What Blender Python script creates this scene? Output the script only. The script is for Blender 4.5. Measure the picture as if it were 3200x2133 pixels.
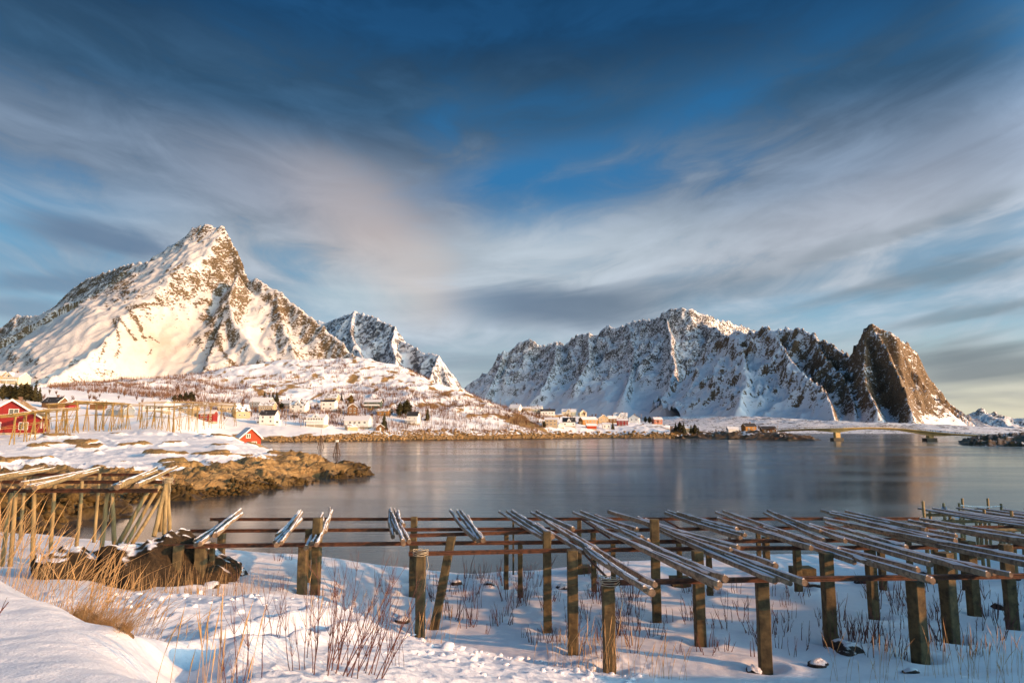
import bpy, bmesh, math, random
import numpy as np
from mathutils import Vector, Matrix

for _o in list(bpy.data.objects):
    bpy.data.objects.remove(_o, do_unlink=True)
S = bpy.context.scene
COL = S.collection
R = math.radians

# ------------------------------------------------------------------ camera
EYE = 6.0                       # metres above the sea
PITCH = math.atan(278.5 / 2133.3)
cam_d = bpy.data.cameras.new('camera'); cam = bpy.data.objects.new('camera', cam_d)
COL.objects.link(cam); S.camera = cam
cam.location = (0, 0, EYE); cam.rotation_euler = (math.pi / 2 + PITCH, 0, 0)
cam_d.sensor_width = 36; cam_d.lens = 24; cam_d.clip_start = 0.1; cam_d.clip_end = 60000

# ------------------------------------------------------------------ sun, exposure
SUN_AZ, SUN_EL = 112.0, 14.0     # degrees, clockwise from the view direction (+Y)
sun_d = bpy.data.lights.new('sun', 'SUN'); sun = bpy.data.objects.new('sun', sun_d)
COL.objects.link(sun)
sun_d.energy = 3.0; sun_d.angle = R(0.5); sun_d.color = (1.0, 0.48, 0.18)
_s = Vector((math.sin(R(SUN_AZ)) * math.cos(R(SUN_EL)), math.cos(R(SUN_AZ)) * math.cos(R(SUN_EL)), math.sin(R(SUN_EL))))
sun.rotation_euler = _s.to_track_quat('Z', 'Y').to_euler()
S.view_settings.view_transform = 'Standard'; S.view_settings.look = 'None'
S.view_settings.gamma = 1.0; S.view_settings.use_curve_mapping = False
EXPO = 1.0; S.view_settings.exposure = EXPO
S.render.engine = 'CYCLES'
S.cycles.max_bounces = 6; S.cycles.diffuse_bounces = 3; S.cycles.glossy_bounces = 3

# ------------------------------------------------------------------ pixel helpers (photograph is 3200 x 2133)
CP, SP = math.cos(PITCH), math.sin(PITCH)
def pix(px, py, Y):
    u = (px - 1600.0) / 2133.3; v = (1066.5 - py) / 2133.3
    k = Y / (CP - v * SP)
    return (u * k, Y, EYE + (SP + v * CP) * k)
def on_z(px, py, z=0.0):
    x, y, zz = pix(px, py, 1.0)
    Y = (z - EYE) / (zz - EYE)
    return (x * Y, Y, z)

# ------------------------------------------------------------------ sky
def nd(nt, typ, **kw):
    n = nt.nodes.new(typ)
    for k, v in kw.items():
        if k == 'inp':
            for i, val in v.items():
                if isinstance(val, bpy.types.NodeSocket): nt.links.new(val, n.inputs[i])
                else: n.inputs[i].default_value = val
        else: setattr(n, k, v)
    return n
def M(nt, op, a, b=None, c=None, clamp=False):
    inp = {0: a}
    if b is not None: inp[1] = b
    if c is not None: inp[2] = c
    n = nd(nt, 'ShaderNodeMath', operation=op, inp=inp); n.use_clamp = clamp
    return n.outputs[0]
def MR(nt, v, a, b, c=0.0, d=1.0, smooth=True):
    n = nd(nt, 'ShaderNodeMapRange', inp={0: v, 1: a, 2: b, 3: c, 4: d})
    n.interpolation_type = 'SMOOTHSTEP' if smooth else 'LINEAR'
    return n.outputs[0]
def MIX(nt, f, a, b, blend='MIX'):
    n = nt.nodes.new('ShaderNodeMix'); n.data_type = 'RGBA'; n.blend_type = blend
    for i, val in ((0, f), (6, a), (7, b)):
        if isinstance(val, bpy.types.NodeSocket): nt.links.new(val, n.inputs[i])
        else: n.inputs[i].default_value = val if not isinstance(val, tuple) else (*val, 1.0)[:4]
    return n.outputs[2]
def srgb(r, g, b):
    f = lambda c: (c / 255 / 12.92) if c / 255 <= 0.04045 else ((c / 255 + 0.055) / 1.055) ** 2.4
    return (f(r), f(g), f(b))

W = bpy.data.worlds.new('World'); S.world = W; W.use_nodes = True
W.cycles.sampling_method = 'MANUAL'; W.cycles.sample_map_resolution = 256
def build_sky():
    nt = W.node_tree; nt.nodes.clear()
    out = nd(nt, 'ShaderNodeOutputWorld'); bg = nd(nt, 'ShaderNodeBackground')
    nt.links.new(bg.outputs[0], out.inputs[0])
    sky = nd(nt, 'ShaderNodeTexSky', sky_type='NISHITA'); sky.sun_disc = False
    sky.sun_elevation = R(SUN_EL); sky.sun_rotation = R(SUN_AZ)
    sky.altitude = 0; sky.air_density = 1.0; sky.dust_density = 0.6; sky.ozone_density = 3.0
    tc = nd(nt, 'ShaderNodeTexCoord')
    sep = nd(nt, 'ShaderNodeSeparateXYZ', inp={0: tc.outputs['Generated']})
    dx, dy, dz = sep.outputs
    az = M(nt, 'ARCTAN2', dx, dy)                     # radians, 0 = view direction
    el = M(nt, 'ARCSINE', dz)
    # wind-drawn cloud: bands that fan out to both sides from low over the gap between the mountains
    da0 = M(nt, 'SUBTRACT', az, -0.13)
    q = M(nt, 'SUBTRACT', el, M(nt, 'MULTIPLY', M(nt, 'SQRT', M(nt, 'ADD', M(nt, 'MULTIPLY', da0, da0), 0.03)), 0.17))
    def sheet(sa, sq, detail, rough, off, dist=0.3):
        cv = nd(nt, 'ShaderNodeCombineXYZ', inp={0: M(nt, 'MULTIPLY', az, sa), 1: M(nt, 'MULTIPLY', q, sq), 2: off})
        n = nd(nt, 'ShaderNodeTexNoise', inp={0: cv.outputs[0], 'Scale': 1.0, 'Detail': detail, 'Roughness': rough, 'Distortion': dist})
        return n.outputs[0]
    big = sheet(1.5, 3.4, 2, 0.45, 3.3, 0.6)
    str1 = sheet(1.9, 8.0, 4, 0.55, 7.7, 0.9)
    brk = sheet(7.0, 19.0, 5, 0.6, 2.2, 0.6)
    # low streaks lying along the horizon
    cv = nd(nt, 'ShaderNodeCombineXYZ', inp={0: M(nt, 'MULTIPLY', az, 2.2), 1: M(nt, 'MULTIPLY', el, 17.0), 2: 5.0})
    lowst = nd(nt, 'ShaderNodeTexNoise', inp={0: cv.outputs[0], 'Scale': 1.0, 'Detail': 4, 'Roughness': 0.5, 'Distortion': 0.4}).outputs[0]
    wv = nd(nt, 'ShaderNodeCombineXYZ', inp={0: M(nt, 'MULTIPLY_ADD', brk, 0.10, M(nt, 'SUBTRACT', az, 0.05)), 1: M(nt, 'MULTIPLY_ADD', str1, 0.085, M(nt, 'SUBTRACT', el, 0.0425)), 2: 0.0}).outputs[0]
    def blob(px, py, rx, ry, rot=0.0, hard=(1.0, 0.0), wob=0.6):
        # soft cloud bank at a direction; radii given in photo pixels (2133 px per radian)
        x, y, z = pix(px, py, 1.0); z -= EYE
        a0 = math.atan2(x, y); e0 = math.asin(z / math.sqrt(x * x + y * y + z * z))
        mp = nd(nt, 'ShaderNodeMapping', vector_type='TEXTURE', inp={0: wv, 1: (a0, e0, 0), 2: (0, 0, R(rot)), 3: (rx / 2133, ry / 2133, 1)})
        r = nd(nt, 'ShaderNodeVectorMath', operation='LENGTH', inp={0: mp.outputs[0]})
        return MR(nt, r.outputs['Value'], hard[0], hard[1])
    K = 1 / 0.10 / 2 ** EXPO
    def c(r, g, b, f=1.0):
        l = srgb(r, g, b); return (l[0] * K * f, l[1] * K * f, l[2] * K * f)
    # --- clear air: the Nishita sky, deepened overhead as a polarised winter sky is
    air = MIX(nt, 1.0, sky.outputs[0], (0.75, 1.0, 1.1), 'MULTIPLY')
    def grad(stops):
        col = None
        for i, (e, rgb) in enumerate(stops):
            if col is None: col = (*c(*rgb), 1.0)
            else: col = MIX(nt, MR(nt, el, stops[i - 1][0], e), col, c(*rgb))
        return col
    air = MIX(nt, 0.86, air, grad([(0.0, (206, 212, 206)), (0.10, (168, 196, 208)), (0.22, (104, 154, 184)), (0.36, (44, 112, 162)), (0.58, (4, 60, 100)), (1.0, (2, 46, 86))]))
    # --- veil of streaked cloud: pale low down, darker and bluer overhead
    cov = M(nt, 'ADD', M(nt, 'MULTIPLY', big, 0.85), M(nt, 'MULTIPLY', str1, 0.30))
    cov = M(nt, 'ADD', cov, M(nt, 'MULTIPLY', M(nt, 'SUBTRACT', brk, 0.42), 0.42))
    veil = MR(nt, cov, 0.45, 0.77)
    def add(v, mask, amt): return M(nt, 'MULTIPLY_ADD', mask, amt, v)
    for a in ((950, 600, 720, 260, -12, .60), (1250, 850, 260, 240, 0, .45), (2450, 720, 850, 260, 10, .55), (300, 380, 800, 190, -8, .40), (3050, 420, 600, 360, 15, .50), (600, 120, 700, 140, -5, .25), (1750, 440, 520, 120, 12, .60), (1500, 250, 700, 90, 4, .35), (2700, 250, 600, 120, 14, .3)):
        veil = add(veil, blob(*a[:5], (1.3, 0.0)), a[5])
    veil = M(nt, 'MINIMUM', veil, 1.0)
    for a in ((1500, 585, 300, 60, 14, .40), (2240, 300, 300, 70, 14, .5), (1750, 60, 1200, 130, 3, .25), (120, 670, 420, 120, 5, .55), (1950, 430, 420, 70, 12, .35)):
        veil = add(veil, blob(*a[:5], (1.3, 0.0)), -a[5])
    veil = M(nt, 'MINIMUM', M(nt, 'MAXIMUM', veil, 0.0), 1.0)
    ccol = grad([(0.10, (186, 192, 202)), (0.23, (188, 188, 194)), (0.345, (134, 144, 160)), (0.45, (60, 88, 114)), (0.58, (16, 46, 74)), (1.0, (14, 40, 68))])
    ccol = nd(nt, 'ShaderNodeVectorMath', operation='SCALE', inp={0: ccol, 'Scale': MR(nt, M(nt, 'ADD', M(nt, 'MULTIPLY', str1, 0.55), M(nt, 'MULTIPLY', brk, 0.45)), 0.30, 0.70, 0.66, 1.34)}).outputs[0]
    col = MIX(nt, M(nt, 'MULTIPLY', veil, 0.84), air, ccol)
    # warm bank beside the tall peak and pale light over the gap
    for (px, py, rx, ry, rot, k, rgb) in ((1190, 780, 350, 150, -38, .62, (222, 196, 184)), (1310, 880, 120, 130, -60, .35, (226, 198, 182)), (1050, 640, 480, 150, -12, .48, (178, 170, 176)), (1700, 800, 620, 120, 6, .50, (206, 214, 222)), (1100, 930, 260, 80, 0, .55, (190, 206, 214)), (2700, 640, 560, 130, 12, .35, (186, 182, 190))):
        col = MIX(nt, M(nt, 'MULTIPLY', blob(px, py, rx, ry, rot, (1.35, 0.0)), k), col, c(*rgb))
    # low streaks and horizon glow (the sun stands off to the right)
    glow = MR(nt, az, -0.5, 0.75)
    col = MIX(nt, M(nt, 'MULTIPLY', MR(nt, el, 0.15, 0.0), 0.75), col, MIX(nt, glow, c(176, 192, 202), c(244, 222, 180)))
    lowband = M(nt, 'MULTIPLY', MR(nt, el, 0.30, 0.04), MR(nt, lowst, 0.46, 0.64))
    col = MIX(nt, M(nt, 'MULTIPLY', lowband, 0.5), col, MIX(nt, glow, c(122, 140, 160), c(140, 142, 146)))
    # lens-shaped grey clouds
    for (px, py, rx, ry, rot, k) in ((1760, 955, 400, 78, -2, .85), (2080, 905, 420, 48, 3, .5), (350, 765, 260, 60, -3, .85),
                                     (180, 900, 270, 36, 6, .55), (60, 985, 160, 40, 0, .5), (2900, 860, 420, 40, 10, .45),
                                     (3120, 1140, 280, 64, 3, .75), (2800, 720, 420, 34, 12, .35), (3060, 985, 260, 28, 6, .45)):
        dk = MIX(nt, MR(nt, az, -0.3, 0.7), c(106, 126, 152), c(116, 124, 130))
        col = MIX(nt, M(nt, 'MULTIPLY', blob(px, py, rx, ry, rot, (1.2, 0.3)), k), col, dk)
    # added boost: unseen sky near the sun made brighter and warmer to fill shade
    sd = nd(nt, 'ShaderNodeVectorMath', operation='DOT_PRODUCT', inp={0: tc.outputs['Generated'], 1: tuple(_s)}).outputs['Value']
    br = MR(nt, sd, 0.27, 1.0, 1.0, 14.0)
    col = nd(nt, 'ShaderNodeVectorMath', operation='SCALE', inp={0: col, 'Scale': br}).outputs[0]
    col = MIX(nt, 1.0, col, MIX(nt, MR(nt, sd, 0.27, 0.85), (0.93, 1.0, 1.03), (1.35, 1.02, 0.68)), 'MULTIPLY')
    # below the horizon: dim
    col = MIX(nt, MR(nt, el, 0.0, -0.05), col, c(110, 120, 135))
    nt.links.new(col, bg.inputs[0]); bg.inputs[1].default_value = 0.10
build_sky()

# ------------------------------------------------------------------ noise (numpy)
_rng = np.random.RandomState(7)
_perm = _rng.permutation(4096).astype(np.int64)
_ga = _rng.rand(4096) * 2 * np.pi
_gx, _gy = np.cos(_ga), np.sin(_ga)
def perlin(x, y, seed=0):
    x = np.asarray(x, float); y = np.asarray(y, float)
    xi = np.floor(x).astype(np.int64); yi = np.floor(y).astype(np.int64)
    xf = x - xi; yf = y - yi
    u = xf * xf * xf * (xf * (xf * 6 - 15) + 10); v = yf * yf * yf * (yf * (yf * 6 - 15) + 10)
    def g(ix, iy, fx, fy):
        h = _perm[(ix + _perm[(iy + seed * 131) & 4095]) & 4095]
        return _gx[h] * fx + _gy[h] * fy
    a = g(xi, yi, xf, yf); b = g(xi + 1, yi, xf - 1, yf)
    c = g(xi, yi + 1, xf, yf - 1); d = g(xi + 1, yi + 1, xf - 1, yf - 1)
    return ((a * (1 - u) + b * u) * (1 - v) + (c * (1 - u) + d * u) * v) * 1.5
def fbm(x, y, oct=4, seed=0, gain=0.5, lac=2.03):
    s = 0; a = 1.0; t = 0
    for i in range(oct):
        s = s + a * perlin(x, y, seed + i); t += a; a *= gain; x = x * lac + 3.1; y = y * lac + 1.7
    return s / t
def ridged(x, y, oct=5, seed=0, gain=0.55, lac=2.03):
    s = 0; a = 1.0; t = 0; w = 1.0
    for i in range(oct):
        n = 1 - np.abs(perlin(x, y, seed + i)) * 1.6
        n = n * n * w; w = np.clip(n * 1.6, 0, 1)
        s = s + a * n; t += a; a *= gain; x = x * lac + 5.3; y = y * lac + 2.9
    return s / t
def sstep(a, b, x):
    t = np.clip((x - a) / (b - a), 0, 1); return t * t * (3 - 2 * t)

# ------------------------------------------------------------------ object helpers
def tag(o, label=None, cat=None, group=None, kind=None):
    if label: o['label'] = label
    if cat: o['category'] = cat
    if group: o['group'] = group
    if kind: o['kind'] = kind
    return o
def empty(name, loc=(0, 0, 0), rz=0.0, label=None, cat=None, group=None):
    o = bpy.data.objects.new(name, None); COL.objects.link(o)
    o.location = loc; o.rotation_euler = (0, 0, rz); o.empty_display_size = 0.2
    return tag(o, label, cat, group)
def link(name, me, mat=None, parent=None, smooth=False):
    if mat is not None and not me.materials: me.materials.append(mat)
    o = bpy.data.objects.new(name, me); COL.objects.link(o)
    if parent is not None: o.parent = parent
    if smooth: me.shade_smooth()
    return o
def copy_tree(o, parent=None):
    c = o.copy(); COL.objects.link(c); c.parent = parent
    for ch in list(o.children): copy_tree(ch, c)
    return c
def np_mesh(name, V, F, smooth=True):
    """V (n,3), F (m,4) or (m,3)"""
    me = bpy.data.meshes.new(name); V = np.asarray(V, np.float32); F = np.asarray(F, np.int32)
    k = F.shape[1]
    me.vertices.add(len(V)); me.vertices.foreach_set('co', V.ravel())
    me.loops.add(F.size); me.loops.foreach_set('vertex_index', F.ravel())
    me.polygons.add(len(F)); me.polygons.foreach_set('loop_start', np.arange(0, F.size, k, dtype=np.int32))
    me.polygons.foreach_set('loop_total', np.full(len(F), k, np.int32))
    if smooth: me.polygons.foreach_set('use_smooth', np.ones(len(F), bool))
    me.update(calc_edges=True); return me
def set_attr(me, name, vals):
    a = me.attributes.new(name, 'FLOAT', 'POINT'); a.data.foreach_set('value', np.asarray(vals, np.float32).ravel())
def grid_faces(nx, ny, keep=None):
    i = np.arange(ny - 1)[:, None] * nx + np.arange(nx - 1)[None, :]
    F = np.stack([i, i + 1, i + nx + 1, i + nx], -1).reshape(-1, 4)
    if keep is not None:
        F = F[keep.ravel()[F].any(1)]
    return F
def compact(V, F, *attrs):
    used = np.zeros(len(V), bool); used[F.ravel()] = True
    idx = np.cumsum(used) - 1
    return (V[used], idx[F]) + tuple(a.ravel()[used] for a in attrs)

class MB:
    """collects verts / faces, builds ONE mesh object"""
    def __init__(s): s.v = []; s.f = []
    def add(s, vs, fs):
        b = len(s.v); s.v += [tuple(p) for p in vs]; s.f += [tuple(i + b for i in f) for f in fs]
    def box(s, x0, x1, y0, y1, z0, z1, mat=None):
        vs = [(x, y, z) for z in (z0, z1) for y in (y0, y1) for x in (x0, x1)]
        if mat is not None: vs = [tuple(mat @ Vector(p)) for p in vs]
        s.add(vs, [(0, 2, 3, 1), (4, 5, 7, 6), (0, 1, 5, 4), (1, 3, 7, 5), (3, 2, 6, 7), (2, 0, 4, 6)])
    def prism(s, poly, h0, h1, axis='y'):
        n = len(poly); f = (lambda p, h: (p[0], h, p[1])) if axis == 'y' else ((lambda p, h: (h, p[0], p[1])) if axis == 'x' else (lambda p, h: (p[0], p[1], h)))
        s.add([f(p, h0) for p in poly] + [f(p, h1) for p in poly],
              [tuple(range(n)), tuple(range(2 * n - 1, n - 1, -1))] + [(i, i + n, (i + 1) % n + n, (i + 1) % n) for i in range(n)])
    def tube(s, pts, radii, n=6, cap=True):
        pts = [Vector(p) for p in pts]; b = len(s.v); m = len(pts)
        if not hasattr(radii, '__len__'): radii = [radii] * m
        up = None
        for i, p in enumerate(pts):
            d = (pts[min(i + 1, m - 1)] - pts[max(i - 1, 0)]).normalized()
            if up is None: up = Vector((0, 0, 1)) if abs(d.z) < 0.9 else Vector((1, 0, 0))
            a = d.cross(up).normalized(); c = a.cross(d).normalized(); up = c
            for k in range(n):
                t = 2 * math.pi * k / n
                s.v.append(tuple(p + (a * math.cos(t) + c * math.sin(t)) * radii[i]))
        for i in range(m - 1):
            for k in range(n):
                k2 = (k + 1) % n
                s.f.append((b + i * n + k, b + i * n + k2, b + (i + 1) * n + k2, b + (i + 1) * n + k))
        if cap:
            s.f.append(tuple(b + k for k in range(n - 1, -1, -1))); s.f.append(tuple(b + (m - 1) * n + k for k in range(n)))
    def mesh(s, name, smooth=False):
        me = bpy.data.meshes.new(name); me.from_pydata(s.v, [], s.f); me.update()
        if smooth: me.shade_smooth()
        return me
    def build(s, name, mat, parent=None, smooth=False):
        return link(name, s.mesh(name, smooth), mat, parent)

# ------------------------------------------------------------------ materials
def new_mat(name):
    m = bpy.data.materials.new(name); m.use_nodes = True
    nt = m.node_tree; b = nt.nodes['Principled BSDF']; return m, nt, b
def noise(nt, vec, scale, detail=4, rough=0.55, dist=0.0):
    return nd(nt, 'ShaderNodeTexNoise', inp={0: vec, 'Scale': scale, 'Detail': detail, 'Roughness': rough, 'Distortion': dist}).outputs[0]
def mapping(nt, vec, scale=(1, 1, 1), rot=(0, 0, 0), loc=(0, 0, 0)):
    return nd(nt, 'ShaderNodeMapping', inp={0: vec, 1: loc, 2: rot, 3: scale}).outputs[0]
def bump(nt, b, h, strength, dist):
    n = nd(nt, 'ShaderNodeBump', inp={'Strength': strength, 'Distance': dist, 'Height': h})
    nt.links.new(n.outputs[0], b.inputs['Normal'])
def ramp(nt, v, stops):
    n = nt.nodes.new('ShaderNodeValToRGB'); nt.links.new(v, n.inputs[0])
    e = n.color_ramp.elements
    while len(e) < len(stops): e.new(0.5)
    for i, (p, c) in enumerate(stops): e[i].position = p; e[i].color = (*c, 1)
    return n.outputs[0]
SNOW = (0.86, 0.88, 0.91)
def simple_mat(name, col, rough=0.7, var=0.25, scale=3.0, stretch=(1, 1, 1), metal=0.0, bmp=0.0, obj=True, col2=None, bdist=0.02):
    m, nt, b = new_mat(name)
    tc = nd(nt, 'ShaderNodeTexCoord')
    v = mapping(nt, tc.outputs['Object' if obj else 'Generated'], stretch)
    oi = nd(nt, 'ShaderNodeObjectInfo')
    v = nd(nt, 'ShaderNodeVectorMath', operation='ADD', inp={0: v, 1: nd(nt, 'ShaderNodeVectorMath', operation='SCALE', inp={0: (17.0, 9.0, 5.0), 'Scale': oi.outputs['Random']}).outputs[0]}).outputs[0]
    n = noise(nt, v, scale, 5, 0.6)
    a = tuple(c * (1 - var) for c in col); c2 = col2 or tuple(min(1, c * (1 + var)) for c in col)
    nt.links.new(ramp(nt, n, [(0.3, a), (0.7, c2)]), b.inputs['Base Color'])
    b.inputs['Roughness'].default_value = rough; b.inputs['Metallic'].default_value = metal
    if bmp: bump(nt, b, n, bmp, bdist)
    return m
# ------------------------------------------------------------------ mountains
def mountain_mat(name, rock_a, rock_b, fine, stretch, amt=0.9, sharp=0.10, snow=(0.80, 0.81, 0.83)):
    m, nt, b = new_mat(name)
    geo = nd(nt, 'ShaderNodeNewGeometry'); at = nd(nt, 'ShaderNodeAttribute', attribute_name='rock')
    v = mapping(nt, geo.outputs['Position'], stretch)
    n1 = noise(nt, v, 1.0 / fine, 5, 0.6, 0.8)
    n2 = noise(nt, geo.outputs['Position'], 1.0 / (fine * 5), 4, 0.6)
    f = M(nt, 'ADD', at.outputs['Fac'], M(nt, 'MULTIPLY', M(nt, 'SUBTRACT', n1, 0.5), amt * 2.2))
    f = M(nt, 'ADD', f, M(nt, 'MULTIPLY', M(nt, 'SUBTRACT', n2, 0.5), amt * 1.0))
    mask = MR(nt, f, 0.5 - sharp, 0.5 + sharp)
    rc = ramp(nt, noise(nt, v, 2.3 / fine, 3, 0.6), [(0.35, rock_a), (0.68, rock_b)])
    slab = nd(nt, 'ShaderNodeAttribute', attribute_name='slab').outputs['Fac']
    sc = MIX(nt, M(nt, 'MULTIPLY', slab, MR(nt, n2, 0.35, 0.65, 0.6, 1.0)), (*snow, 1), (0.47, 0.395, 0.325, 1))
    nt.links.new(MIX(nt, mask, sc, rc), b.inputs['Base Color'])
    nt.links.new(MR(nt, mask, 0, 1, 0.55, 0.85), b.inputs['Roughness'])
    b.inputs['Specular IOR Level'].default_value = 0.25
    h = M(nt, 'ADD', M(nt, 'MULTIPLY', n1, 0.6), M(nt, 'MULTIPLY', mask, 0.35))
    bump(nt, b, h, 0.55, fine * 0.5)
    return m

def skeleton(X, Y, ridges, k=12.0):
    best = np.full(X.shape, -1e9); second = np.full(X.shape, -1e9)
    sarc = np.zeros(X.shape); dist = np.zeros(X.shape); rid = np.zeros(X.shape, int)
    for ri, (pts, pr) in enumerate(ridges):
        P = np.array([pix(*p) for p in pts]); s0 = 0.0
        zb = np.full(X.shape, -1e9); sb = np.zeros(X.shape); db = np.zeros(X.shape)
        for a, b in zip(P[:-1], P[1:]):
            dx, dy = b[0] - a[0], b[1] - a[1]; L2 = dx * dx + dy * dy; L = math.sqrt(L2)
            t = np.clip(((X - a[0]) * dx + (Y - a[1]) * dy) / L2, 0, 1)
            ex = X - (a[0] + t * dx); ey = Y - (a[1] + t * dy)
            d = np.sqrt(ex * ex + ey * ey)
            side = (dx * ey - dy * ex) > 0
            zr = a[2] + t * (b[2] - a[2])
            def prof(q):
                s, A, Lc = q; return s * d + A * (1 - np.exp(-d / Lc))
            z = zr - np.where(side, prof(pr['l']), prof(pr['r']))
            if 'e' in pr:
                tr_ = ((X - a[0]) * dx + (Y - a[1]) * dy) / L2
                z = z - np.maximum(tr_ - 1, 0) * L * pr['e']
            m = z > zb
            zb = np.where(m, z, zb); sb = np.where(m, s0 + t * L, sb); db = np.where(m, d, db)
            s0 += L
        m = zb > best
        second = np.maximum(np.minimum(best, zb), second)
        best = np.where(m, zb, best); sarc = np.where(m, sb + ri * 1111.0, sarc); dist = np.where(m, db, dist); rid = np.where(m, ri, rid)
    z = best + k * np.log1p(np.exp(-np.clip(best - second, 0, 50 * k) / k))
    return z, sarc, dist, np.clip((best - second) / 45.0, 0, 1), rid

def mountain(name, x0, x1, y0, y1, step, ridges, mat, amp=30, wl=260, gull=18, gwl=70, rock0=0.42, rockk=1.6, seed=1, rockfn=None, k=12.0, calm=None, hz=120.0, cap=0.60, slab=None, fa=1.0):
    nx = int((x1 - x0) / step) + 1; ny = int((y1 - y0) / step) + 1
    X, Y = np.meshgrid(np.linspace(x0, x1, nx), np.linspace(y0, y1, ny))
    wx = X + fbm(X / 300, Y / 300, 3, seed + 40) * 50; wy = Y + fbm(X / 300, Y / 300, 3, seed + 50) * 50
    z, sa, di, wv, rid = skeleton(X + (wx - X) * 0.35, Y + (wy - Y) * 0.35, ridges, k)
    hgt = np.clip(z / hz, 0, 1)
    if calm is not None: hgt = hgt * calm(1600 + X / Y * 2112.0, 1345 - (z - EYE) / Y * 2150)
    crest = np.clip(di / 45.0, 0.15, 1)
    g = ridged(sa / gwl + fbm(X / 90, Y / 90, 3, seed) * 0.9, di / (gwl * 7), 4, seed + 3)
    z = z + (g - 0.45) * gull * 2 * hgt * wv * np.clip(di / 25, 0.25, 1)
    z = z + (ridged(wx / wl, wy / wl, 6, seed + 11) - 0.5) * amp * 2 * hgt * crest
    z = z + (fbm(X / 22, Y / 22, 3, seed + 21) * 5.0 + (ridged(X / 48, Y / 48, 3, seed + 25) - 0.5) * 12.0) * hgt * fa
    zy, zx = np.gradient(z, (y1 - y0) / (ny - 1), (x1 - x0) / (nx - 1))
    slope = np.sqrt(zx * zx + zy * zy)
    rock = rock0 + (slope - 1.0) * rockk * 0.25 + (fbm(X / 130, Y / 130, 4, seed + 31)) * 0.13
    if rockfn is not None: rock = rockfn(X, Y, z, slope, rock, sa, di, rid, zx, zy)
    rock = np.minimum(rock, cap)
    V = np.stack([X, Y, z], -1).reshape(-1, 3)
    keep = z > -3
    F = grid_faces(nx, ny, keep)
    V, F, rk = compact(V, F, rock)
    me = np_mesh(name, V, F); set_attr(me, 'rock', rk)
    if slab is not None: set_attr(me, 'slab', slab(1600 + V[:, 0] / V[:, 1] * 2112.0, 1345 - (V[:, 2] - EYE) / V[:, 1] * 2150))
    o = link(name, me, mat); tag(o, kind='structure'); return o

m_left = mountain_mat('snow_and_granite', (0.055, 0.040, 0.022), (0.20, 0.145, 0.085), 8, (1.0, 1.0, 1.5), 0.75, 0.06, (0.61, 0.60, 0.595))
m_near = mountain_mat('snow_and_brown_rock', (0.05, 0.036, 0.024), (0.24, 0.165, 0.095), 10, (1.0, 1.0, 1.3), 0.75, 0.08)
m_right = mountain_mat('snow_and_dark_rock', (0.045, 0.043, 0.042), (0.135, 0.122, 0.112), 10, (1.0, 1.0, 1.3), 0.75, 0.08)
m_far = mountain_mat('snow_and_far_rock', (0.07, 0.075, 0.085), (0.17, 0.17, 0.18), 40, (1.0, 1.0, 1.4), 1.0, 0.14)

# left: the tall horn
left_r = [
    # skyline, left to right (travelling +x: left side = away from the camera)
    ([(-200, 1220, 3900), (-60, 1120, 3650), (40, 1000, 3450), (60, 985, 3400), (130, 985, 3150), (200, 930, 2920), (270, 872, 2720), (330, 845, 2560), (400, 826, 2380), (475, 814, 2190)], dict(l=(0.9, 30, 60), r=(0.86, 60, 90))),
    ([(475, 814, 2180), (500, 780, 2160), (540, 755, 2140), (600, 712, 2120), (640, 699, 2110), (660, 697, 2105), (700, 705, 2095), (708, 722, 2085)], dict(l=(1.1, 60, 60), r=(0.85, 40, 60), e=1.3)),
    ([(708, 722, 2085), (728, 765, 2070), (748, 800, 2055), (756, 840, 2040), (768, 868, 2030), (792, 872, 2020)], dict(l=(2.2, 80, 40), r=(1.2, 120, 50))),
    ([(792, 872, 2020), (825, 880, 2000), (860, 905, 1980), (905, 938, 1950), (945, 965, 1920), (1000, 1010, 1880), (1050, 1055, 1840), (1100, 1105, 1790), (1170, 1190, 1740), (1300, 1330, 1680)], dict(l=(0.9, 30, 60), r=(0.75, 60, 60))),
    # spur that parts the sunlit face from the shaded one
    ([(655, 790, 2020), (610, 830, 1970), (560, 856, 1920), (520, 880, 1890), (470, 920, 1830), (420, 962, 1770), (375, 1010, 1700), (320, 1065, 1620), (260, 1115, 1540), (180, 1165, 1450), (90, 1215, 1360)], dict(l=(1.15, 10, 40), r=(1.0, 35, 40))),
    ([(735, 850, 1960), (715, 920, 1890), (735, 990, 1820), (790, 1070, 1740), (850, 1130, 1660)], dict(l=(0.9, 20, 40), r=(0.95, 40, 50))),
    ([(860, 905, 1980), (875, 980, 1890), (905, 1060, 1810), (930, 1130, 1730)], dict(l=(0.9, 20, 40), r=(0.9, 30, 50))),
    # ridge running on behind the horn
    ([(655, 770, 2320), (650, 790, 2420), (640, 830, 2750), (600, 870, 3100)], dict(l=(0.9, 30, 50), r=(0.9, 30, 50))),
    # shaded buttress on the far left shoulder
    ([(420, 826, 2290), (380, 850, 2260), (320, 905, 2200), (250, 985, 2120), (190, 1050, 2040), (110, 1130, 1930)], dict(l=(1.5, 45, 30), r=(0.75, 20, 50))),
    ([(60, 985, 3400), (20, 1060, 3100), (-30, 1130, 2800)], dict(l=(1.4, 30, 40), r=(0.9, 30, 50))),
]
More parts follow.
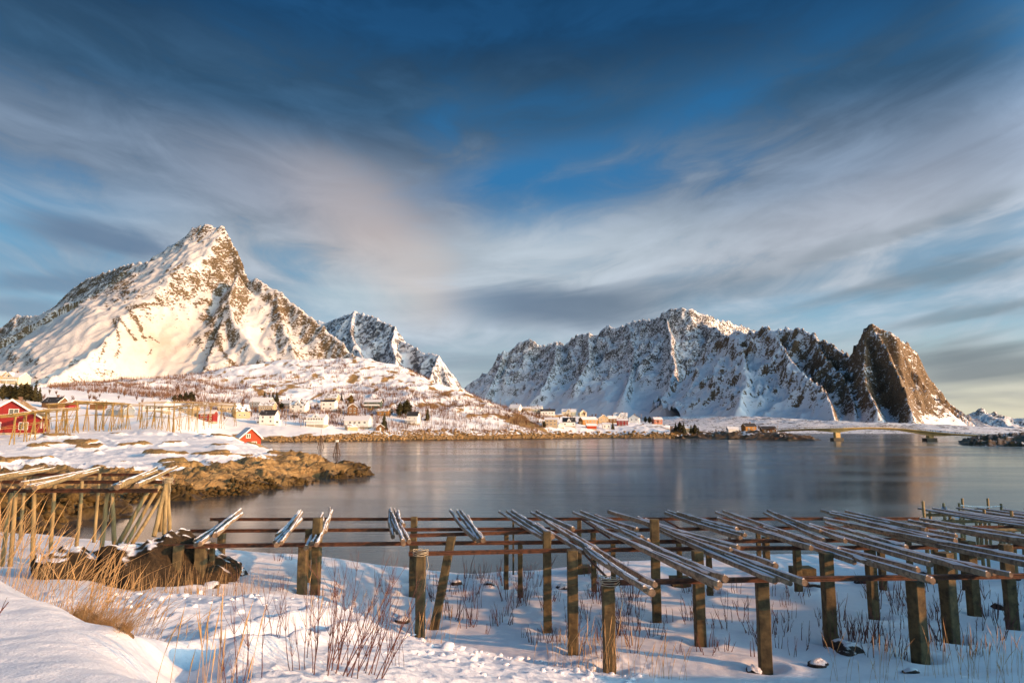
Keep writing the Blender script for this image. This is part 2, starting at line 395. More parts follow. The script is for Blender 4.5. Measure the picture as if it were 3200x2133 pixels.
def rf_left(X, Y, z, slope, rock, sa, di, rid, zx, zy):
    # projected position, so the bare cliffs stand on the faces where they stand in the valley
    k = Y; px = 1600 + X / k * 2133.3 * 0.99; py = 1345 - (z - EYE) / k * 2150
    g = lambda cx, cy, rx, ry: np.exp(-(((px - cx) / rx) ** 2 + ((py - cy) / ry) ** 2))
    rock = rock + 0.40 * g(690, 830, 50, 65) + 0.30 * g(745, 930, 30, 80) + 0.42 * g(365, 885, 55, 50) + 0.20 * g(240, 900, 110, 60) + 0.12 * g(705, 760, 40, 40)
    rock = rock + 0.22 * g(560, 880, 50, 50) + 0.20 * g(870, 990, 30, 90) + 0.30 * g(20, 1040, 60, 60) + 0.22 * g(970, 1060, 90, 60) + 0.22 * g(660, 1060, 40, 80) + 0.15 * g(820, 920, 40, 40)
    rock = rock - 0.30 * g(500, 1060, 100, 90) - 0.2 * g(200, 1060, 110, 70) - 0.30 * g(790, 1060, 30, 90) - 0.2 * g(440, 1150, 250, 40) - 0.25 * g(600, 770, 50, 60) - 0.15 * g(650, 715, 50, 25)
    # long cracks across the bare slab
    def crack(pts, w, k):
        d2 = np.full(px.shape, 1e9)
        for (ax, ay), (bx_, by) in zip(pts[:-1], pts[1:]):
            L2 = (bx_ - ax) ** 2 + (by - ay) ** 2; t = np.clip(((px - ax) * (bx_ - ax) + (py - ay) * (by - ay)) / L2, 0, 1)
            d2 = np.minimum(d2, (px - ax - t * (bx_ - ax)) ** 2 + (py - ay - t * (by - ay)) ** 2)
        return k * np.exp(-d2 / (w * w))
    for pts, w in (([(398, 965), (425, 1000), (448, 1040), (456, 1062)], 5), ([(366, 985), (395, 1020), (425, 1062)], 4), ([(355, 1000), (372, 1050), (378, 1080), (366, 1125)], 4.5), ([(478, 1092), (462, 1130)], 4),
                   ([(466, 1050), (500, 1068)], 3), ([(330, 1070), (320, 1120)], 4), ([(640, 960), (680, 1040), (690, 1085)], 6), ([(690, 1085), (740, 1145)], 5), ([(400, 960), (440, 945), (500, 940)], 5)):
        rock = rock + crack(pts, w, 0.75)
    return rock
mountain('mountain', -3000, 20, 1330, 3700, 4.6, left_r, m_left, amp=13, wl=240, gull=5, gwl=60, rock0=0.175, rockk=1.5, seed=3, rockfn=rf_left, slab=lambda px, py: np.clip(0.85 * np.exp(-(((px - 500) / 150) ** 2 + ((py - 1065) / 85) ** 2)), 0, 1), calm=lambda px, py: 1 - 0.75 * np.exp(-(((px - 480) / 130) ** 2 + ((py - 1070) / 90) ** 2)) - 0.55 * np.exp(-(((px - 230) / 130) ** 2 + ((py - 1040) / 90) ** 2)))

# middle distance: the two peaks behind the hill
mid_r = [
    ([(860, 1060, 5900), (960, 990, 5600), (1020, 1005, 5400), (1070, 985, 5250), (1110, 970, 5100), (1150, 980, 4950), (1175, 985, 4850), (1210, 1005, 4720), (1232, 1020, 4640), (1238, 1060, 4600), (1262, 1065, 4500), (1290, 1075, 4400), (1330, 1100, 4250), (1372, 1108, 4100), (1385, 1140, 4040), (1400, 1180, 3980), (1440, 1290, 3850)], dict(l=(1.0, 40, 80), r=(0.85, 60, 80), e=1.6)),
    ([(1110, 970, 5100), (1095, 1030, 4800), (1120, 1090, 4500), (1150, 1130, 4250)], dict(l=(1.0, 30, 60), r=(1.0, 30, 60))),
    ([(1232, 1020, 4640), (1225, 1070, 4400), (1235, 1120, 4150)], dict(l=(1.1, 30, 60), r=(1.6, 60, 50))),
    ([(1372, 1108, 4100), (1350, 1150, 3950), (1340, 1190, 3800)], dict(l=(1.1, 30, 60), r=(1.4, 30, 60))),
]
mountain('mountain', -2150, -250, 3600, 5900, 10.0, mid_r, m_far, amp=45, wl=420, gull=20, gwl=120, rock0=0.26, rockk=1.2, seed=17, cap=0.55)

# right: the long shaded range, running from far on the left to near on the right
range_r = [
    ([(1420, 1290, 5900), (1498, 1215, 5800), (1530, 1160, 5700), (1560, 1100, 5650), (1580, 1095, 5600), (1600, 1092, 5600), (1625, 1065, 5550), (1660, 1052, 5500), (1690, 1080, 5450), (1720, 1072, 5350), (1745, 1062, 5300), (1760, 1075, 5250), (1800, 1045, 5150), (1840, 1035, 5000), (1860, 1045, 4950), (1895, 1012, 4850), (1925, 1022, 4750), (1980, 1000, 4600), (2030, 992, 4450), (2060, 985, 4350), (2075, 968, 4300), (2110, 958, 4250), (2150, 958, 4200), (2200, 972, 4200), (2240, 990, 4250), (2330, 1015, 4400), (2450, 1080, 4700)], dict(l=(0.85, 60, 80), r=(0.72, 130, 90))),
    ([(2085, 980, 4300), (2095, 1060, 3950), (2110, 1150, 3600), (2080, 1240, 3300)], dict(l=(0.85, 60, 50), r=(0.95, 60, 50))),
    ([(1960, 1003, 4650), (1985, 1080, 4300), (1975, 1160, 3950), (1950, 1230, 3650)], dict(l=(0.85, 60, 50), r=(0.95, 60, 50))),
    ([(1840, 1035, 5000), (1845, 1110, 4600), (1800, 1190, 4250)], dict(l=(0.8, 60, 50), r=(0.9, 60, 50))),
    ([(1740, 1062, 5300), (1735, 1130, 4850), (1690, 1210, 4500)], dict(l=(0.8, 50, 60), r=(0.9, 50, 60))),
    ([(1575, 1095, 5600), (1545, 1180, 5250), (1510, 1250, 4900)], dict(l=(1.3, 60, 60), r=(0.8, 40, 60))),
    ([(2180, 990, 4200), (2270, 1040, 3800), (2310, 1120, 3450)], dict(l=(0.9, 60, 60), r=(0.9, 60, 60))),
]
def rf_range(X, Y, z, slope, rock, sa, di, rid, zx, zy):
    return rock + 0.22 * sstep(80, 450, z) - 0.22 * sstep(200, 60, z)
mountain('mountain', -700, 2050, 3100, 5900, 9.0, range_r, m_right, amp=48, wl=270, gull=11, gwl=110, rock0=0.12, rockk=1.1, seed=29, rockfn=rf_range, hz=420.0, cap=0.54, fa=2.0)

near_r = [
    ([(2150, 1150, 3500), (2230, 1060, 3350), (2300, 1035, 3200), (2350, 1030, 3050), (2372, 1017, 2980), (2392, 1016, 2940), (2415, 1026, 2900), (2445, 1022, 2850), (2475, 1017, 2800), (2520, 1030, 2720), (2545, 1040, 2680), (2560, 1060, 2650), (2575, 1053, 2620), (2600, 1062, 2560), (2630, 1085, 2500), (2660, 1104, 2440), (2676, 1075, 2400)], dict(l=(1.0, 40, 60), r=(0.72, 90, 70))),
    ([(2676, 1075, 2400), (2692, 1040, 2380), (2710, 1020, 2360), (2725, 1015, 2350), (2755, 1023, 2330), (2800, 1042, 2300), (2840, 1065, 2340), (2865, 1090, 2345), (2885, 1125, 2345), (2902, 1160, 2340), (2925, 1200, 2330), (2960, 1240, 2310), (3000, 1275, 2270), (3060, 1305, 2200), (3120, 1338, 2120), (3180, 1352, 2050)], dict(l=(1.2, 60, 60), r=(0.95, 130, 60))),
    # spurs down to the strait
    ([(2415, 1026, 2900), (2450, 1080, 2700), (2480, 1130, 2500), (2525, 1170, 2330), (2570, 1215, 2180), (2600, 1260, 2050), (2620, 1320, 1900)], dict(l=(1.3, 60, 30), r=(0.72, 30, 50))),
    ([(2545, 1040, 2680), (2585, 1110, 2500), (2620, 1160, 2350), (2650, 1215, 2230), (2670, 1290, 2080)], dict(l=(1.4, 70, 30), r=(0.9, 30, 50))),
    ([(2725, 1015, 2350), (2770, 1090, 2240), (2800, 1150, 2140), (2830, 1220, 2040), (2850, 1290, 1920)], dict(l=(1.3, 60, 40), r=(1.3, 70, 40))),
    ([(2700, 1030, 2370), (2690, 1120, 2270), (2700, 1200, 2150), (2740, 1280, 1980)], dict(l=(1.2, 40, 40), r=(1.0, 40, 40))),
    ([(2300, 1035, 3200), (2330, 1110, 2900), (2330, 1190, 2600), (2310, 1260, 2350)], dict(l=(0.8, 30, 50), r=(0.8, 30, 50))),
]
def rf_near(X, Y, z, slope, rock, sa, di, rid, zx, zy):
    k = Y; px = 1600 + X / k * 2133.3 * 0.99; py = 1345 - (z - EYE) / k * 2150
    g = lambda cx, cy, rx, ry: np.exp(-(((px - cx) / rx) ** 2 + ((py - cy) / ry) ** 2))
    rock = rock + 0.42 * g(2790, 1190, 100, 120) + 0.40 * g(2620, 1230, 40, 70) + 0.15 * g(2720, 1100, 60, 80) + 0.15 * g(2560, 1120, 70, 80)
    rock = rock - 0.2 * sstep(90, 30, z) - 0.12 * g(2250, 1200, 180, 120) + 0.24 * g(2930, 1285, 90, 45) - 0.05 * (px < 2540)
    return rock
mountain('mountain', 700, 1950, 1650, 3500, 5.5, near_r, m_near, amp=38, wl=180, gull=7, gwl=70, rock0=0.25, rockk=1.1, seed=41, rockfn=rf_near, hz=160.0, cap=0.72, fa=1.7)
# low skirt of snowy ground under the range, down to the strait
skirt_r = [([(1450, 1330, 4300), (1700, 1318, 3600), (1950, 1305, 2900), (2150, 1300, 2500), (2350, 1300, 2150), (2550, 1312, 1850), (2750, 1318, 1700), (2950, 1325, 1600), (3080, 1335, 1520), (3150, 1345, 1480)], dict(l=(0.07, 0, 50), r=(0.11, 0, 90)))]
mountain('foothill', -400, 1400, 1250, 4400, 9.0, skirt_r, m_right, amp=6, wl=120, gull=0, gwl=60, rock0=0.45, rockk=0.4, seed=53)

# far ranges on the horizon
far_r = [([(1380, 1290, 9500), (1440, 1230, 9300), (1480, 1190, 9200), (1500, 1178, 9100), (1530, 1185, 9100), (1560, 1215, 9000), (1620, 1300, 8900)], dict(l=(0.7, 50, 90), r=(0.55, 60, 120)))]
mountain('mountain', -1400, 400, 8200, 9700, 20.0, far_r, m_far, amp=50, wl=500, gull=25, gwl=160, rock0=0.2, rockk=0.8, seed=61)
far2_r = [([(2900, 1340, 8200), (2990, 1300, 8100), (3040, 1285, 8000), (3068, 1270, 8000), (3090, 1288, 7950), (3115, 1283, 7900), (3150, 1300, 7800), (3200, 1305, 7700), (3300, 1290, 7600), (3500, 1280, 7500), (3800, 1310, 7300)], dict(l=(0.7, 50, 90), r=(0.35, 60, 120)))]
mountain('mountain', 4600, 7900, 6600, 8400, 20.0, far2_r, m_far, amp=45, wl=420, gull=22, gwl=140, rock0=0.42, rockk=0.8, seed=67)

# ------------------------------------------------------------------ sea
def sea():
    m, nt, b = new_mat('sea_water')
    geo = nd(nt, 'ShaderNodeNewGeometry')
    v = mapping(nt, geo.outputs['Position'], (0.05, 0.28, 1.0), (0, 0, R(4)))
    n = noise(nt, v, 1.0, 4, 0.55, 0.5)
    v2 = mapping(nt, geo.outputs['Position'], (0.012, 0.05, 1.0), (0, 0, R(-5)))
    n2 = noise(nt, v2, 1.0, 3, 0.5, 0.5)
    b.inputs['Base Color'].default_value = (0.022, 0.036, 0.045, 1)
    nt.links.new(MR(nt, n2, 0.35, 0.65, 0.11, 0.19), b.inputs['Roughness'])
    b.inputs['IOR'].default_value = 1.33
    bump(nt, b, n, 0.06, 0.5)
    V = [(-16000, -300, 0), (16000, -300, 0), (16000, 30000, 0), (-16000, 30000, 0)]
    me = bpy.data.meshes.new('sea'); me.from_pydata(V, [], [(0, 1, 2, 3)])
    tag(link('sea', me, m), kind='structure')
sea()
# ------------------------------------------------------------------ land: peninsula, village shore and hill (one terrain)
# knots per column: photo column -> [(photo row or None, depth Y, z if row is None)]
def knots(px, ks):
    out = []
    for k in ks:
        if len(k) == 2: x, y, z = pix(px, k[0], k[1]); out.append((y, z, x / y))
        else: out.append((k[1], k[2], None))
    return out
class Loft:
    def __init__(s, cols, y0, y1, n, log=True, smooth_px=30):
        s.Yg = np.geomspace(y0, y1, n) if log else np.linspace(y0, y1, n)
        s.log = log; A = []; Z = []
        for px, ks in cols:
            kn = knots(px, ks); yy = np.array([k[0] for k in kn]); zz = np.array([k[1] for k in kn])
            f = np.log if log else (lambda q: q)
            z = np.interp(f(s.Yg), f(yy), zz)
            A.append((px - 1600) / 2133.3 / 1.0); Z.append(z)
        s.A = np.array(A); s.Z = np.array(Z)          # (ncol, n)
        # soften the kinks along depth
        k = np.array([1, 4, 6, 4, 1.0]); k /= k.sum()
        for _ in range(2):
            P = np.pad(s.Z, ((0, 0), (2, 2)), mode='edge')
            s.Z = sum(P[:, i:i + s.Z.shape[1]] * k[i] for i in range(5))
        Ad = np.linspace(s.A[0], s.A[-1], 1200); D = np.empty((1200, s.Z.shape[1]))
        for j in range(s.Z.shape[1]): D[:, j] = np.interp(Ad, s.A, s.Z[:, j])
        sg = smooth_px / 2133.3 / (Ad[1] - Ad[0]); n = int(3 * sg) + 1
        kk = np.exp(-0.5 * (np.arange(-n, n + 1) / sg) ** 2); kk /= kk.sum()
        P = np.pad(D, ((n, n), (0, 0)), mode='edge')
        s.Z = sum(P[i:i + 1200] * kk[i] for i in range(2 * n + 1)); s.A = Ad
    def __call__(s, x, y):
        x = np.asarray(x, float); y = np.asarray(y, float)
        yy = np.maximum(y, 0.5); a = x / yy
        i = np.clip(np.searchsorted(s.A, a) - 1, 0, len(s.A) - 2)
        t = np.clip((a - s.A[i]) / (s.A[i + 1] - s.A[i]), 0, 1)
        f = np.log if s.log else (lambda q: q)
        yc = np.clip(yy, s.Yg[0], s.Yg[-1])
        g = (f(yc) - f(s.Yg[0])) / (f(s.Yg[-1]) - f(s.Yg[0])) * (len(s.Yg) - 1)
        j = np.clip(np.floor(g).astype(int), 0, len(s.Yg) - 2); w = g - j
        za = s.Z[i, j] * (1 - w) + s.Z[i, j + 1] * w
        zb = s.Z[i + 1, j] * (1 - w) + s.Z[i + 1, j + 1] * w
        return za * (1 - t) + zb * t
N = None
land = Loft([
    (-700, [(N, 28, .5), (N, 45, 1.0), (N, 60, 1.6), (1478, 85), (1420, 120), (1360, 155), (1330, 185), (1270, 260), (1215, 330), (1190, 380), (N, 450, 50), (N, 600, 58), (N, 900, 40)]),
    (0, [(N, 30, -.6), (N, 40, .25), (1545, 58), (1500, 76), (1478, 85), (1430, 108), (1392, 128), (1358, 150), (1335, 180), (1322, 215), (1270, 280), (1225, 330), (1205, 370), (1195, 400), (N, 470, 36), (N, 600, 30), (N, 900, 8)]),
    (250, [(N, 30, -.8), (N, 44, 0.15), (1552, 57), (1500, 74), (1480, 81), (1430, 106), (1395, 126), (1364, 148), (1345, 172), (1332, 210), (1300, 280), (1250, 370), (1210, 470), (1192, 560), (N, 640, 42), (N, 900, 10)]),
    (400, [(N, 40, -1.5), (N, 49, -.4), (N, 55, .1), (1500, 71), (1478, 80), (1425, 105), (1390, 124), (1362, 146), (1348, 172), (1338, 210), (1318, 270), (1270, 370), (1215, 490), (1182, 600), (N, 700, 50), (N, 900, 15)]),
    (530, [(N, 45, -2), (N, 60.5, 0), (N, 64, 1.2), (1482, 75), (1472, 82), (1430, 100), (1390, 124), (1366, 145), (1350, 165), (1345, 205), (1330, 265), (1285, 370), (1225, 490), (1170, 640), (N, 720, 54), (N, 900, 15)]),
    (720, [(N, 50, -2), (N, 64, 0), (N, 67, 1.2), (1484, 76), (1452, 88), (1420, 104), (1388, 125), (1362, 150), (1364, 172), (N, 195, 2.0), (N, 215, -.5), (N, 300, -1.5), (N, 345, 0), (1362, 365), (1345, 390), (1315, 420), (1290, 450), (1255, 510), (1200, 600), (1138, 720), (N, 800, 75), (N, 900, 50)]),
    (870, [(N, 58, -2), (N, 73, 0), (N, 76, 1.1), (1470, 86), (1438, 96), (1408, 120), (1404, 132), (N, 150, .2), (N, 165, -1.5), (N, 320, -1.5), (N, 360, 0), (1366, 372), (1350, 388), (1320, 425), (1295, 450), (1255, 520), (1190, 630), (1122, 760), (N, 840, 80), (N, 930, 50)]),
    (1000, [(N, 66, -2), (N, 82, 0), (N, 84, .8), (1470, 93), (1440, 103), (N, 118, .5), (N, 126, -1.0), (N, 330, -1.5), (N, 376, 0), (1364, 384), (1350, 398), (1325, 430), (1300, 455), (1262, 520), (1190, 640), (1116, 790), (N, 870, 85), (N, 950, 55)]),
    (1110, [(N, 74, -2), (N, 88.5, 0), (N, 91, .5), (1463, 98), (N, 107, .4), (N, 112, -1), (N, 340, -1.5), (N, 398, 0), (1352, 412), (1343, 428), (1328, 445), (1308, 465), (1270, 530), (1200, 650), (1109, 800), (N, 880, 88), (N, 960, 55)]),
    (1195, [(N, 80, -2), (N, 95, -.3), (N, 97, -.12), (N, 100, -1), (N, 350, -1.5), (N, 410, 0), (1350, 424), (1340, 440), (1326, 455), (1300, 480), (1262, 540), (1205, 640), (1126, 780), (N, 860, 80), (N, 950, 50)]),
    (1280, [(N, 80, -3), (N, 360, -1.5), (N, 425, 0), (1352, 436), (1340, 452), (1325, 468), (1300, 490), (1250, 560), (1200, 640), (1145, 755), (N, 840, 72), (N, 930, 40)]),
    (1450, [(N, 80, -3), (N, 380, -1.5), (N, 455, 0), (1350, 462), (1336, 472), (1334, 482), (1300, 520), (1260, 580), (1215, 670), (N, 740, 38), (N, 860, 10)]),
    (1620, [(N, 80, -3), (N, 400, -1.5), (N, 485, 0), (1352, 492), (1338, 502), (1336, 515), (1318, 545), (1292, 590), (1282, 625), (N, 700, 16), (N, 820, -1)]),
    (1750, [(N, 80, -3), (N, 420, -1.5), (N, 520, 0), (1356, 526), (1342, 536), (1336, 555), (1320, 585), (1300, 620), (1290, 660), (N, 740, 14), (N, 850, -2)]),
    (1880, [(N, 80, -3), (N, 430, -1.5), (N, 545, 0), (1358, 552), (1346, 562), (1335, 582), (1318, 615), (1308, 650), (N, 740, 8), (N, 820, -2)]),
    (2020, [(N, 80, -3), (N, 430, -1.5), (N, 530, 0), (1360, 536), (1346, 546), (1335, 560), (1325, 600), (1320, 640), (N, 700, 4), (N, 760, -2)]),
    (2115, [(N, 80, -3), (N, 420, -1.5), (N, 510, -.4), (N, 520, 0), (1358, 530), (1345, 545), (1336, 570), (1332, 620), (N, 700, 2), (N, 740, -2)]),
    (2170, [(N, 80, -3), (N, 400, -1.5), (N, 500, -.3), (N, 520, 0.6), (1358, 545), (1352, 570), (N, 620, 4.5), (N, 680, 1.5), (N, 720, -2)]),
    (2300, [(N, 80, -3), (N, 390, -1.5), (N, 468, -.3), (N, 474, 1.0), (1362, 485), (1352, 505), (1344, 530), (N, 600, 5), (N, 650, 1), (N, 690, -2)]),
    (2420, [(N, 80, -3), (N, 370, -1.5), (N, 438, 0), (N, 443, 1.6), (1358, 455), (1349, 470), (1344, 495), (N, 560, 4), (N, 600, -1.5)]),
    (2500, [(N, 80, -3), (N, 350, -1.5), (N, 416, 0), (N, 420, 1.6), (1358, 430), (1352, 445), (N, 475, 2), (N, 490, -1.5)]),
    (2560, [(N, 80, -3), (N, 345, -1.5), (N, 403, -.8), (N, 412, -.3), (N, 425, -.6), (N, 440, -1.5)]),
    (2960, [(N, 80, -3), (N, 260, -2), (N, 300, -1.5), (N, 400, -2)]),
    (3010, [(N, 80, -3), (N, 250, -1.5), (N, 268, -.6), (N, 280, -.2), (N, 300, 1.5), (N, 395, 2.2), (N, 412, -1.5)]),
    (3080, [(N, 80, -3), (N, 250, -1.5), (N, 275, 0), (1374, 281), (1366, 295), (N, 330, 3.5), (N, 400, 3.2), (N, 425, -1.5)]),
    (3200, [(N, 80, -3), (N, 240, -1.5), (N, 264, 0), (1376, 270), (1358, 284), (1352, 300), (N, 340, 4), (N, 400, 2), (N, 430, -1.5)]),
    (3400, [(N, 80, -3), (N, 240, -1.5), (N, 262, 0), (1376, 268), (1352, 284), (1346, 300), (N, 340, 5), (N, 400, 2), (N, 430, -1.5)]),
], 28, 960, 700)

def land_detail(x, y, z):
    """rock ledges on the shore, hummocks inland; returns z, rock mask"""
    near = sstep(190, 140, y) * sstep(33, 46, y)
    r = ridged(x / 9 + fbm(x / 14, y / 14, 2, 5) * 0.8, y / 6 + fbm(x / 11, y / 11, 2, 6) * 0.8, 4, 91)
    r2 = ridged(x / 2.6, y / 1.9, 3, 95)
    pat = fbm(x / 13, y / 9, 3, 71)
    tip = sstep(-0.52, -0.36, x / y)
    shore = sstep(1.7 + 1.2 * tip, 0.8 + 0.7 * tip, z + 0.5 * pat) * sstep(-1.5, 0.0, z)
    # outcrops: rounded whalebacks breaking through the snow
    outc = sstep(0.20, 0.40, pat + 0.13 * fbm(x / 3, y / 3, 2, 73))
    knob = outc * near
    dz = near * ((r - 0.5) * 1.1 * (0.35 + shore) + (r2 - 0.5) * 0.16 * (0.15 + shore)) + knob * 0.8
    # joint blocks: shift whole blocks of rock up or down
    bxk = np.floor(x / 2.3 + 0.6 * fbm(x / 5, y / 5, 2, 151)); byk = np.floor(y / 1.7 + 0.35 * x + 0.6 * fbm(x / 5, y / 5, 2, 153))
    hsh = np.sin(bxk * 12.9898 + byk * 78.233) * 43758.5453; hsh = hsh - np.floor(hsh)
    dz = dz + near * (shore * 0.9 + knob * 0.35) * (hsh - 0.5) * 0.4
    hill = sstep(440, 560, y)
    dz = dz + hill * ((ridged(x / 45, y / 45, 4, 101) - 0.5) * 3.5 * sstep(8, 30, z) + fbm(x / 9, y / 9, 3, 103) * 1.4)
    far = sstep(300, 380, y) * (1 - hill)
    dz = dz + far * fbm(x / 10, y / 8, 3, 107) * 0.6 * sstep(-0.5, 1.5, z)
    fshore = sstep(250, 300, y) * sstep(4.6, 2.4, z + fbm(x / 12, y / 12, 3, 109) * 2.2)
    a = x / y
    px = 1600 + a * 2133.3
    rock = near * (np.clip(shore * 1.2 + knob * 0.9 + (r2 - 0.55) * 0.25, 0, 1)) + fshore * 0.95
    rock = np.maximum(rock, sstep(60, 52, y) * 1.0)
    hr = 0.43 + 0.65 * (ridged(x / 26, y / 60, 4, 111) - 0.45) + 0.35 * fbm(x / 60, y / 60, 3, 113)
    band = np.exp(-((z - (16 - (px - 1250) * 0.012)) / 9.0) ** 2) * sstep(1240, 1330, px) * sstep(1760, 1600, px)
    rock = np.maximum(rock, hill * np.clip(hr + band * 0.42, 0, 1))
    rock = np.where((y > 250) & (px > 2090), np.maximum(rock, 0.62 + 0.3 * fbm(x / 12, y / 12, 3, 121)), rock)
    isl = (y > 250) & (px > 2090)
    wet = sstep(1.0, 0.15, z + 0.25 * fbm(x / 4, y / 4, 2, 131))
    wet = np.where(isl, np.maximum(wet, 0.85), wet)
    dz = dz + np.where(isl, (ridged(x / 14, y / 10, 4, 141) - 0.45) * 3.0 * sstep(-0.8, 1.0, z), 0)
    return z + dz, rock, wet
def ground(x, y):
    z = land(x, y); zz, rk, w = land_detail(np.asarray(x, float), np.asarray(y, float), z); return zz
def gz(x, y): return float(ground(np.array([float(x)]), np.array([float(y)]))[0])

def land_mat():
    m, nt, b = new_mat('snow_over_shore_rock')
    geo = nd(nt, 'ShaderNodeNewGeometry'); P = geo.outputs['Position']
    at = nd(nt, 'ShaderNodeAttribute', attribute_name='rock').outputs['Fac']
    wet = nd(nt, 'ShaderNodeAttribute', attribute_name='wet').outputs['Fac']
    n0 = noise(nt, P, 0.9, 5, 0.6, 0.3); n1 = noise(nt, P, 0.16, 5, 0.62, 0.4)
    vz = nd(nt, 'ShaderNodeSeparateXYZ', inp={0: geo.outputs['Normal']}).outputs[2]
    f = M(nt, 'ADD', at, M(nt, 'MULTIPLY', M(nt, 'SUBTRACT', n1, 0.5), 0.75))
    f = M(nt, 'ADD', f, M(nt, 'MULTIPLY', M(nt, 'SUBTRACT', n0, 0.5), 0.30))
    f = M(nt, 'ADD', f, M(nt, 'MULTIPLY', M(nt, 'SUBTRACT', 0.86, vz), 0.55))
    mask = MR(nt, f, 0.45, 0.53)
    rc = ramp(nt, n0, [(0.30, (0.09, 0.052, 0.020)), (0.50, (0.35, 0.215, 0.082)), (0.72, (0.45, 0.30, 0.13))])
    rc = MIX(nt, MR(nt, n1, 0.5, 0.66, 0.0, 0.55), rc, (0.20, 0.15, 0.055, 1))
    weed = ramp(nt, n0, [(0.35, (0.016, 0.011, 0.006)), (0.62, (0.10, 0.062, 0.018))])
    rc = MIX(nt, wet, rc, weed)
    nt.links.new(MIX(nt, mask, (*SNOW, 1), rc), b.inputs['Base Color'])
    nt.links.new(MR(nt, wet, 0, 1, 0.7, 0.45), b.inputs['Roughness'])
    b.inputs['Specular IOR Level'].default_value = 0.3
    vo = nd(nt, 'ShaderNodeTexVoronoi', feature='DISTANCE_TO_EDGE', inp={'Scale': 0.42})
    nt.links.new(nd(nt, 'ShaderNodeVectorMath', operation='MULTIPLY_ADD', inp={0: nd(nt, 'ShaderNodeTexNoise', inp={0: P, 'Scale': 0.6, 'Detail': 3.0}).outputs['Color'], 1: (2.2, 2.2, 2.2), 2: mapping(nt, P, (1.0, 1.0, 2.0), (0.5, 0.3, 0.6))}).outputs[0], vo.inputs['Vector'])
    crack = MR(nt, vo.outputs['Distance'], 0.0, 0.07)
    n3 = noise(nt, P, 2.6, 4, 0.65)
    h = M(nt, 'ADD', M(nt, 'MULTIPLY', n0, 0.8), M(nt, 'MULTIPLY', M(nt, 'MULTIPLY', n3, mask), 0.5))
    h = M(nt, 'ADD', h, M(nt, 'MULTIPLY', mask, -0.10))
    h = M(nt, 'ADD', h, M(nt, 'MULTIPLY', M(nt, 'MULTIPLY', crack, mask), 0.55))
    bump(nt, b, h, 0.5, 0.35)
    return m
M_LAND = land_mat()
def build_land():
    nA, nY = 1150, 620
    A = np.linspace(-0.98, 0.85, nA); Yv = np.geomspace(28.5, 950, nY)
    Y, AA = np.meshgrid(Yv, A, indexing='ij'); X = AA * Y
    z0 = land(X, Y); z, rk, wet = land_detail(X, Y, z0)
    V = np.stack([X, Y, z], -1).reshape(-1, 3)
    keep = z > -0.9
    F = grid_faces(nA, nY, keep)
    V, F, rk, wet = compact(V, F, rk, wet)
    me = np_mesh('terrain', V, F); set_attr(me, 'rock', rk); set_attr(me, 'wet', wet)
    tag(link('terrain', me, M_LAND), kind='structure')
build_land()

